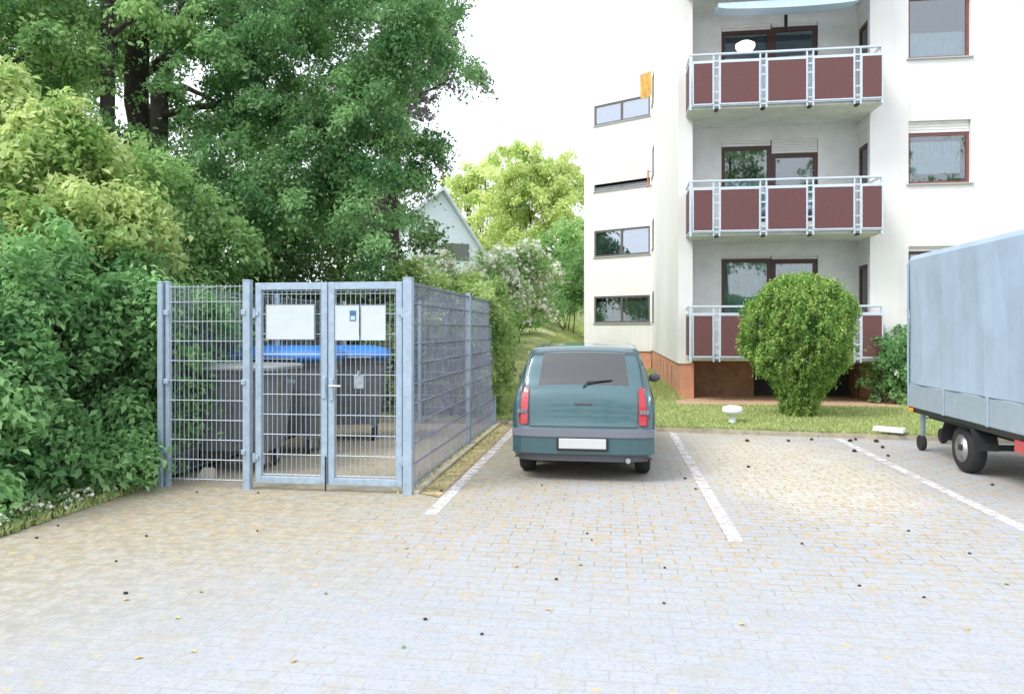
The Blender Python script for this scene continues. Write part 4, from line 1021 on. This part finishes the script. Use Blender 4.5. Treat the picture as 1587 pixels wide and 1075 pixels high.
make_bin('waste_container', 'blue lidded wheeled waste container standing furthest right inside the enclosure', True, gw(542, 10.9), math.radians(14), w=1.1, hgt=1.18)
# litter at the foot of the left bins
lt = MB(); a_ = W(322, 8.0, 0)
for k, (dx, dy, s, hh) in enumerate([(0, 0, .10, .09)]):
    lt.add([(a_.x-s, a_.y-.05, .002), (a_.x+s, a_.y-.04, .002), (a_.x+s*.8, a_.y+.06, .002), (a_.x-s*.9, a_.y+.05, .002), (a_.x-s*.7, a_.y, hh), (a_.x+s*.5, a_.y+.01, hh*1.3), (a_.x+s*.6, a_.y+.05, hh), (a_.x-s*.6, a_.y+.05, hh*1.2)],
           [(0, 1, 2, 3), (0, 1, 5, 4), (1, 2, 6, 5), (2, 3, 7, 6), (3, 0, 4, 7), (4, 5, 6, 7)])
tag(lt.build('crumpled_paper', mat('dirty_paper', (.45, .42, .34), .9)), 'crumpled pale paper lying under the flat lidded container', 'litter')

# ---------------------------------------------------------------- car
def interp(keys, y):
    if y <= keys[0][0]: return keys[0][1:]
    for a, b in zip(keys, keys[1:]):
        if a[0] <= y <= b[0]:
            t = (y-a[0])/(b[0]-a[0]); t = t*t*(3-2*t)*.5 + t*.5
            return tuple(p_+(q_-p_)*t for p_, q_ in zip(a[1:], b[1:]))
    return keys[-1][1:]
#  y,   half width, bottom, belt, roof half width, roof z
CK = [(0.00, .700, .34, .52, .66, .56), (0.03, .745, .27, .58, .70, .62), (0.07, .775, .25, .80, .71, .84), (0.12, .790, .24, .90, .70, .95), (0.17, .795, .22, .93, .69, 1.00),
      (0.36, .81, .20, .93, .635, 1.34), (0.50, .815, .20, .93, .62, 1.405), (1.2, .82, .19, .91, .62, 1.44), (1.9, .82, .19, .89, .60, 1.42), (2.35, .815, .19, .87, .58, 1.33), (2.95, .80, .20, .86, .64, .92),
      (3.4, .77, .22, .78, .60, .83), (3.62, .72, .26, .66, .56, .72), (3.72, .62, .32, .50, .50, .56)]
WY = (0.62, 3.05); WR = .275
ys = sorted(set([k[0] for k in CK] + [0.005, .015, .05, .095, .145, .2, .24, .28, .32, .36, .40, .45, .5] + [round(.6+.05*i, 3) for i in range(63)]))
def section(y):
    w, zb, zbelt, wr2, zr = interp(CK, y)
    za = zb
    for yc in WY:
        d_ = (WR+.055)**2 - (y-yc)**2
        if d_ > 0: za = max(za, .27 + math.sqrt(d_)) if math.sqrt(d_)+.27 > zb else za
    zb2 = min(za, zbelt-.1); wi = w - .23
    P = [(0, zb), (wi, zb), (wi, zb2), (w-.015, zb2)]
    N1 = 8
    for i in range(1, N1+1):        # body side, slightly barrelled
        t = i/N1; z = zb2 + (zbelt-zb2)*t; zz = (z-zb)/(zbelt-zb)
        P.append((w - .015 + .03*math.sin(math.pi*min(1, zz*.9+.05)) - .05*max(0, zz-.8)**2*12, z))
    xb_ = P[-1][0]
    N2 = 6
    for i in range(1, N2+1):        # glass side
        t = i/N2; P.append((xb_-.012 + (wr2+.03-xb_)*t + .02*math.sin(math.pi*t), zbelt+.006+(zr-.07-zbelt)*t))
    xe, ze = P[-1]
    N3 = 4
    for i in range(1, N3+1):        # roof corner
        a = math.pi/2*i/N3; P.append((xe-.09*(1-math.cos(a)), ze+.055*math.sin(a)))
    xe, ze = P[-1]
    for i in range(1, 7):
        t = i/6; P.append((xe*(1-t), ze+.02*(1-(1-t)**2)))
    return P
SEC = [section(y) for y in ys]; NP = len(SEC[0])
car = empty('parked_car', C2W(*[0.86, 8.18]), 0)
car.location = (XatY(903, 7.82), 7.82, 0); car.scale = (0.945, 1, 1); tag(car, 'teal small hatchback car parked nose in beside the enclosure, seen from behind', 'car')
J_belt, J_side0 = 11, 4; J_gl0, J_gl1 = 12, 17; J_roof = 21
def idx_face(i, j, s): return i, j, s
parts = {}
def put(nm, quad):
    parts.setdefault(nm, MB()).add(quad, [(0, 1, 2, 3)])
for i in range(len(ys)-1):
    y0, y1 = ys[i], ys[i+1]; ym = (y0+y1)/2
    for j in range(NP-1):
        for s in (1, -1):
            a, b, c, d = SEC[i][j], SEC[i][j+1], SEC[i+1][j+1], SEC[i+1][j]
            quad = [(s*a[0], y0, a[1]), (s*b[0], y0, b[1]), (s*c[0], y1, c[1]), (s*d[0], y1, d[1])]
            zm = (a[1]+b[1]+c[1]+d[1])/4
            nm = 'body'
            if j >= 22 and .17 <= ym <= .36: nm = 'rear_window'
            elif j >= 22 and 2.38 < ym < 2.92: nm = 'windscreen'
            elif J_gl0 <= j <= J_gl1-1 and .52 < ym < 1.28: nm = 'side_window%d' % (0 if s > 0 else 1)
            elif J_gl0 <= j <= J_gl1-1 and 1.36 < ym < 2.3: nm = 'side_window%d' % (2 if s > 0 else 3)
            elif j < 3: nm = 'underbody'
            put(nm, quad)
# close the ends
for (i, yy) in ((0, ys[0]), (len(ys)-1, ys[-1])):
    P = SEC[i]; P2 = [(x, yy, z) for x, z in P] + [(-x, yy, z) for x, z in P[::-1] if x > 1e-6]
    parts['body'].add(P2, [tuple(range(len(P2)))])
def weld(o, dist=.0005):
    import bmesh
    bm = bmesh.new(); bm.from_mesh(o.data); bmesh.ops.remove_doubles(bm, verts=bm.verts, dist=dist); bmesh.ops.recalc_face_normals(bm, faces=bm.faces); bm.to_mesh(o.data); bm.free()
    for p_ in o.data.polygons: p_.use_smooth = True
    if hasattr(o.data, 'set_sharp_from_angle'): o.data.set_sharp_from_angle(angle=math.radians(38))
for nm, mb in parts.items():
    base_nm = 'side_window' if nm.startswith('side_window') else nm
    mt = {'body': M['carpaint'], 'rear_window': M['carglass'], 'windscreen': M['carglass'], 'side_window': M['carglass'], 'underbody': M['carplastic']}[base_nm]
    o = mb.build(base_nm, mt, car); weld(o)
# bumper, lights, plate, wiper, exhaust, mirrors, wheels
def curved(mb, z0, z1, yo, half, thick=.03, n=16, round_=.09):
    vs = []; fs = []
    for k in range(n+1):
        t = -1+2*k/n; x = half*math.sin(t*math.pi/2*.999) if abs(t) < 1 else half*t
        x = half*t; y = yo + round_*abs(t)**5
        vs += [(x, y, z0), (x, y, z1), (x, y+thick, z1), (x, y+thick, z0)]
    for k in range(n):
        for q_ in range(4): fs.append((4*k+q_, 4*k+(q_+1) % 4, 4*k+4+(q_+1) % 4, 4*k+4+q_))
    fs += [(0, 1, 2, 3), (4*n, 4*n+3, 4*n+2, 4*n+1)]
    mb.add(vs, fs)
bp_ = MB(); curved(bp_, .30, .475, -.055, .79, .10); bo = bp_.build('rear_bumper', M['carpaint'], car)
b2 = MB(); curved(b2, .478, .555, -.068, .795, .12); b2.build('bumper_strip', M['bumper'], bo)
b3 = MB(); curved(b3, .22, .297, -.02, .72, .08); b3.build('bumper_skirt', M['carplastic'], bo)
def quadpatch(mb, pts, th=.012):
    vs = [Vector(p_) for p_ in pts]; n_ = len(vs); nn = (vs[1]-vs[0]).cross(vs[2]-vs[0]).normalized()
    if nn.y > 0: nn = -nn
    mb.add([v+nn*th for v in vs]+[v-nn*.02 for v in vs], [tuple(range(n_)), tuple(range(2*n_-1, n_-1, -1))]+[(i, (i+1) % n_, (i+1) % n_+n_, i+n_) for i in range(n_)])
def surf(x, z):     # rear surface y at (x,z)
    for i in range(len(ys)):
        P = SEC[i]
        if max(p_[1] for p_ in P) < z: continue
        w_ = None
        for a, b in zip(P[3:], P[4:]):
            if min(a[1], b[1]) <= z <= max(a[1], b[1]) and abs(a[1]-b[1]) > 1e-6:
                t = (z-a[1])/(b[1]-a[1]); w_ = a[0]+(b[0]-a[0])*t
        if w_ is not None and w_ >= abs(x)-1e-4: return ys[i]
    return .2
for s in (-1, 1):
    tl_ = MB(); n = 8; vs = []; fs = []
    for k in range(n+1):
        z = .60 + .38*k/n; xo = .775 - .06*max(0, (k-5)/3); xi = .62 - .0*k/n
        for x in (xi, (xi+xo)/2, xo):
            yb_ = .03 + (.14)*((z-.58)/.42)**1.5 + (.10 if x == xo else (.012 if x != xi else 0))
            vs.append((s*x, yb_-.035, z))
    for k in range(n):
        for c_ in range(2): fs.append((3*k+c_, 3*k+c_+1, 3*k+4+c_, 3*k+3+c_))
    nb = len(vs); vs += [(x, y+.12, z) for x, y, z in vs]
    fs += [tuple(i+nb for i in f_) for f_ in fs]
    rim_ = [3*k for k in range(n+1)] + [3*n+1, 3*n+2] + [3*k+2 for k in range(n-1, -1, -1)] + [1]
    for a, b in zip(rim_, rim_[1:]+rim_[:1]): fs.append((a, b, b+nb, a+nb))
    tl_.add(vs, fs); to = tl_.build('tail_light', M['redlamp'], car)
    iv = MB()
    for c3, xx in enumerate((.63, .665, .70)): iv.add([(s*xx, .0135, .715), (s*(xx+.03), .0135, .715), (s*(xx+.03), .018, .755), (s*xx, .018, .755), (s*xx, .06, .715), (s*(xx+.03), .06, .715), (s*(xx+.03), .06, .755), (s*xx, .06, .755)], [(0, 1, 2, 3), (0, 1, 5, 4), (2, 3, 7, 6), (0, 3, 7, 4), (1, 2, 6, 5)])
    iv.build('reversing_lamp', M['bumper'], to)
    
    mr = MB(); mr.lathe([(.02, -.05), (.055, -.04), (.062, 0), (.055, .035), (.02, .05)], 12, (0, 0, 0), 'y')
    mr.v = [(s*.905+x*1.3, 2.02+y, .98+z) for x, y, z in mr.v]; mr.box(min(s*.80, s*.88), max(s*.80, s*.88), 2.0, 2.04, .93, .96)
    mr.build('wing_mirror', M['carplastic'], car, smooth=True)
    for yc in WY:
        wl_ = MB(); x0 = s*.68; wl_.lathe([(.15, -.085), (.25, -.085), (.272, -.06), (.278, 0), (.272, .06), (.25, .085), (.17, .085), (.16, .07)], 32, (x0, yc, .278), 'x')
        wo_ = wl_.build('wheel', M['rubber'], car, smooth=True)
        rm = MB(); rm.lathe([(.03, s*.075), (.06, s*.07), (.10, s*.045), (.15, s*.06), (.172, s*.088)], 24, (x0, yc, .278), 'x'); rm.build('rim', M['rim'], wo_, smooth=True)
ph = MB(); ph.box(-.285, .285, -.078, -.06, .335, .472, .006); ph.build('plate_holder', M['dark'], car)
pt = MB(); pt.box(-.26, .26, -.085, -.075, .36, .465, .004); pt.build('number_plate', M['plate'], car)
hn = MB(); hn.box(-.10, .10, .055, .085, .80, .83, .006); hn.build('tailgate_handle', M['carplastic'], car)
wp = MB(); wp.tube([(0, .13, .985), (.05, .165, 1.04), (.33, .20, 1.06)], .008, 6); wp.build('rear_wiper', M['dark'], car)
ex = MB(); ex.lathe([(.028, -.12), (.028, .25)], 12, (.50, .06, .24), 'y'); ex.build('exhaust', M['rim'], car)
se = MB()
for s in (-1, 1): se.tube([(s*.685, .165, .985), (s*.655, .26, 1.17), (s*.605, .355, 1.345)], .006, 6)
se.tube([(-.605, .362, 1.345), (-.3, .362, 1.365), (0, .362, 1.37), (.3, .362, 1.365), (.605, .362, 1.345)], .006, 6)
se.build('window_seal', M['carplastic'], car)
sm_ = MB()
for s in (-1, 1): sm_.tube([(s*.60, .005, .585), (s*.605, .028, .63), (s*.61, .066, .84), (s*.612, .115, .95)], .004, 6)
sm_.tube([(-.60, .004, .583), (0, -.001, .583), (.60, .004, .583)], .004, 6)
sm_.build('tailgate_seam', M['carplastic'], car)
for sx in (-.36, .36):
    q = MB(); q.box(sx-.23, sx+.23, 1.62, 1.76, .5, 1.05, .05); q.box(sx-.23, sx+.23, 1.76, 2.2, .42, .55, .05); so = q.build('front_seat', M['seatcloth'], car)
    q = MB(); q.box(sx-.13, sx+.13, 1.64, 1.73, 1.09, 1.26, .04); q.build('headrest', M['seatcloth'], so)
q = MB(); q.box(-.62, .62, .72, .86, .45, 1.02, .05); so = q.build('rear_seat', M['seatcloth'], car)
for sx in (-.38, .38):
    q = MB(); q.box(sx-.12, sx+.12, .76, .84, 1.04, 1.15, .035); q.build('headrest', M['seatcloth'], so)
q = MB(); q.box(-.66, .66, .30, .72, .88, .90, .005); q.build('parcel_shelf', M['seatcloth'], car)
q = MB(); q.box(-.62, .62, 2.2, 2.75, .74, .90, .05); q.build('dashboard', M['seatcloth'], car)

# ---------------------------------------------------------------- box trailer
tr = empty('box_trailer', (3.88, 7.25, 0)); tag(tr, 'pale blue covered box trailer with jockey wheel parked at the right edge', 'trailer')
W_, Ln_, z0_, z1_ = 1.75, 3.12, .56, 2.57
tp = MB(); nseg = 12; vs = []
ny_ = 14
for j in range(ny_+1):
    y = Ln_*j/ny_
    bow = .0 + .012*math.sin(j*1.7)
    prof_ = [(0-bow, z0_+.34), (0-bow*1.2, 1.6), (0, z1_-.06), (.04, z1_)] + [(W_*t, z1_+.10*math.sin(math.pi*t)) for t in (.2, .35, .5, .65, .8)] + [(W_-.04, z1_), (W_, z1_-.06), (W_+bow, 1.6), (W_+bow, z0_+.34)]
    vs += [(x, y, z) for x, z in prof_]
m_ = len(prof_); fs = []
for j in range(ny_):
    for k in range(m_-1): fs.append((j*m_+k, j*m_+k+1, (j+1)*m_+k+1, (j+1)*m_+k))
fs.append(tuple(range(m_))); fs.append(tuple(ny_*m_+k for k in range(m_)))
tp.add(vs, fs); tpo = tp.build('tarpaulin', M['tarp'], tr)
st_ = MB()
for y in (0.02, 3.1): st_.box(-.022, -.012, y-.02, y+.02, z0_+.34, z1_-.1)
st_.build('strap', M['tarp'], tpo)
ds = MB(); ds.box(.0, W_, .0, Ln_, z0_+.03, z0_+.335, .01)
for y in (.0, 1.04, 2.08, Ln_): ds.box(-.02, .001, y-.025 if y else -.0, min(y+.025, Ln_), z0_+.03, z0_+.34, .004)
ds.build('dropside', M['alu'], tr)
fl = MB(); fl.box(.01, W_-.01, .01, Ln_-.01, z0_-.03, z0_+.028); fl.box(.25, .33, 0, Ln_, z0_-.12, z0_-.032); fl.box(W_-.33, W_-.25, 0, Ln_, z0_-.12, z0_-.032); fl.box(-.0, W_, 1.64, 1.72, .25, .31)
fl.build('chassis', M['dark'], tr)
for s, x in ((0, -.02), (1, W_+.02)):
    mg = MB(); xx0, xx1 = (x+.04, x+.24) if s == 0 else (x-.24, x-.04); ny2 = 14; vs = []; fs = []
    for k in range(ny2+1):
        a = math.radians(180*k/ny2); y = 1.68+.40*math.cos(a); z = .30+.36*math.sin(a)
        z = min(z, z0_-.035)
        vs += [(xx0-.05, y, z), (xx1, y, z)]
    for k in range(ny2): fs.append((2*k, 2*k+1, 2*k+3, 2*k+2))
    mg.add(vs, fs); mg.build('mudguard', M['dark'], tr)
    wl_ = MB(); xc_ = (xx0+xx1)/2-.02; wl_.lathe([(.14, -.08), (.24, -.08), (.262, -.055), (.268, 0), (.262, .055), (.24, .08), (.15, .08)], 28, (xc_, 1.68, .268), 'x')
    wo_ = wl_.build('wheel', M['rubber'], tr, smooth=True)
    sg = -1 if s == 0 else 1
    rm = MB(); rm.lathe([(.03, sg*.08), (.06, sg*.075), (.10, sg*.05), (.145, sg*.07), (.155, sg*.085)], 20, (xc_, 1.68, .268), 'x'); rm.build('rim', M['rim'], wo_, smooth=True)
db = MB(); cx0 = W_/2
db.tube([(.35, Ln_-.3, .46), (cx0-.02, Ln_+1.0, .46)], .035, 8); db.tube([(W_-.35, Ln_-.3, .46), (cx0+.02, Ln_+1.0, .46)], .035, 8); db.tube([(cx0, Ln_+.95, .46), (cx0, Ln_+1.3, .47)], .04, 8)
dbo = db.build('drawbar', M['galv'], tr)
jw = MB(); jw.tube([(cx0-.12, Ln_+.75, .75), (cx0-.12, Ln_+.75, .2)], .028, 10); jw.tube([(cx0-.12, Ln_+.75, .22), (cx0-.12, Ln_+.80, .11)], .02, 8); jw.tube([(cx0-.12, Ln_+.75, .75), (cx0-.12, Ln_+.67, .79)], .012, 8)
jo = jw.build('jockey_wheel', M['galv'], tr)
jr = MB(); jr.lathe([(.03, -.03), (.10, -.03), (.11, 0), (.10, .03), (.03, .03)], 18, (cx0-.12, Ln_+.80, .11), 'x'); jr.build('wheel', M['rubber'], jo)
ps = MB(); ps.tube([(.20, Ln_+.06, .56), (.20, Ln_+.06, .24)], .03, 10); ps.tube([(.20, Ln_+.06, .26), (.20, Ln_+.10, .10)], .02, 8); ps.box(.12, .30, Ln_-.1, Ln_+.12, .50, .53); ps.tube([(.20, Ln_+.06, .42), (.42, Ln_-.02, .50)], .012, 6)
po = ps.build('support_stand', M['galv'], tr)
pw = MB(); pw.lathe([(.03, -.03), (.095, -.03), (.105, 0), (.095, .03), (.03, .03)], 18, (.20, Ln_+.10, .105), 'x'); pw.build('wheel', M['rubber'], po)
am = MB(); am.box(.0, .10, Ln_+.002, Ln_+.04, z0_-.0, z0_+.05, .006); am.box(-.03, -.002, 2.95, 3.05, z0_-.02, z0_+.025, .005); am.build('marker_light', M['amber'], tr)
rd = MB(); rd.box(.02, .26, -.05, -.002, z0_-.10, z0_+.02, .006); rd.build('tail_light', M['redlamp'], tr)
rd = MB(); rd.box(-.03, .0, .30, .48, z0_-.14, z0_-.02, .005); rd.build('side_reflector', M['redlamp'], tr)
rd = MB(); rd.box(W_-.26, W_-.02, -.05, -.002, z0_-.10, z0_+.02, .006); rd.build('tail_light', M['redlamp'], tr)

# ---------------------------------------------------------------- small things on the grass and paving
c = G(1135, 655, .1)
o = MB(); o.lathe([(.07, 0), (.075, .02), (.055, .05), (.05, .12), (.09, .15), (.15, .17), (.165, .21), (.15, .27), (.07, .29), (.01, .293)], 18, (c.x, c.y, .09))
tag(o.build('garden_ornament', M['white'], smooth=True), 'small white mushroom shaped ornament on the lawn left of the round bush', 'ornament')
a, b = G(1352, 668, .1), G(1400, 672, .1)
o = MB(); d = (b-a); an = math.atan2(d.y, d.x); o.box(0, d.length, 0, .16, 0, .07, .012, mat=frame_map((a.x, a.y, .10), an))
tag(o.build('stone_slab', M['white']), 'white slab lying on the grass left of the trailer', 'slab')
def clod(loc, r, seed):
    rr = random.Random(seed); mb = MB(); n, m = 7, 5; vs = []; fs = []
    for j in range(m+1):
        ph = math.pi*j/m
        for k in range(n):
            th_ = 2*math.pi*k/n; q_ = r*(.75+.5*rr.random())
            vs.append((q_*math.sin(ph)*math.cos(th_), q_*math.sin(ph)*math.sin(th_)*.8, max(-r*.5, q_*math.cos(ph)*.7)+r*.45))
    for j in range(m):
        for k in range(n): fs.append((j*n+k, j*n+(k+1) % n, (j+1)*n+(k+1) % n, (j+1)*n+k))
    mb.add(vs, fs); o = mb.build('earth_clod', M['clod']); o.location = loc; return o
cp = [(1158, 684, .035), (1222, 684, .03), (1258, 682, .032), (1268, 677, .03), (1318, 684, .04), (1326, 682, .03), (1324, 700, .036), (1358, 685, .045), (1368, 694, .035), (1376, 707, .028), (1160, 724, .034), (1538, 752, .03),
      (1062, 742, .028), (1078, 758, .022), (684, 762, .03), (1243, 843, .018), (1408, 823, .02), (1503, 858, .018), (910, 827, .018), (917, 837, .015), (862, 898, .018), (659, 960, .02), (747, 983, .015), (1029, 935, .016), (1332, 908, .016), (1432, 926, .016), (195, 920, .022), (399, 823, .016), (400, 764, .02), (305, 763, .02), (57, 834, .02), (90, 815, .018), (227, 831, .02), (180, 870, .016), (1030, 880, .016), (840, 752, .018)]
for k, (px, py, r) in enumerate(cp):
    back = py < 712
    o = clod(G(px, py), r*(.85 if back else .62), k)
    tag(o, 'dark crumb of earth lying near the grass edge of the empty bay' if back and px > 1100 else 'small dark crumb of earth lying on the paving', 'earth clod', 'earth crumbs by the grass edge' if back and px > 1100 else 'earth crumbs on the paving')
lfm = [mat('green_leaf', (.12, .26, .06), .6), mat('yellow_leaf', (.55, .40, .12), .6)]
for k, (px, py, c_) in enumerate([(625, 1003, 0), (196, 930, 1), (505, 920, 0), (312, 918, 0), (900, 876, 0), (850, 945, 1), (800, 878, 1), (275, 958, 1), (1150, 968, 1), (1560, 906, 0), (300, 1010, 1), (215, 1020, 1), (630, 850, 1), (455, 1025, 1), (1500, 975, 1)]):
    a = R.uniform(0, 6.28); s = .018 if c_ == 0 else .02
    mb = MB(); mb.add([(-s, 0, .003), (-s*.3, s*.5, .012), (s*.5, s*.4, .008), (s, 0, .004), (s*.4, -s*.45, .010), (-s*.4, -s*.4, .007), (0, 0, .004)], [(0, 1, 6), (1, 2, 6), (2, 3, 6), (3, 4, 6), (4, 5, 6), (5, 0, 6)])
    o = mb.build('fallen_leaf', lfm[c_]); o.location = G(px, py); o.rotation_euler = (0, 0, a)
    tag(o, ['small green leaf fallen on the paving', 'small yellow leaf fallen on the paving'][c_], 'leaf', ['green leaves fallen on the paving', 'yellow leaves fallen on the paving'][c_])
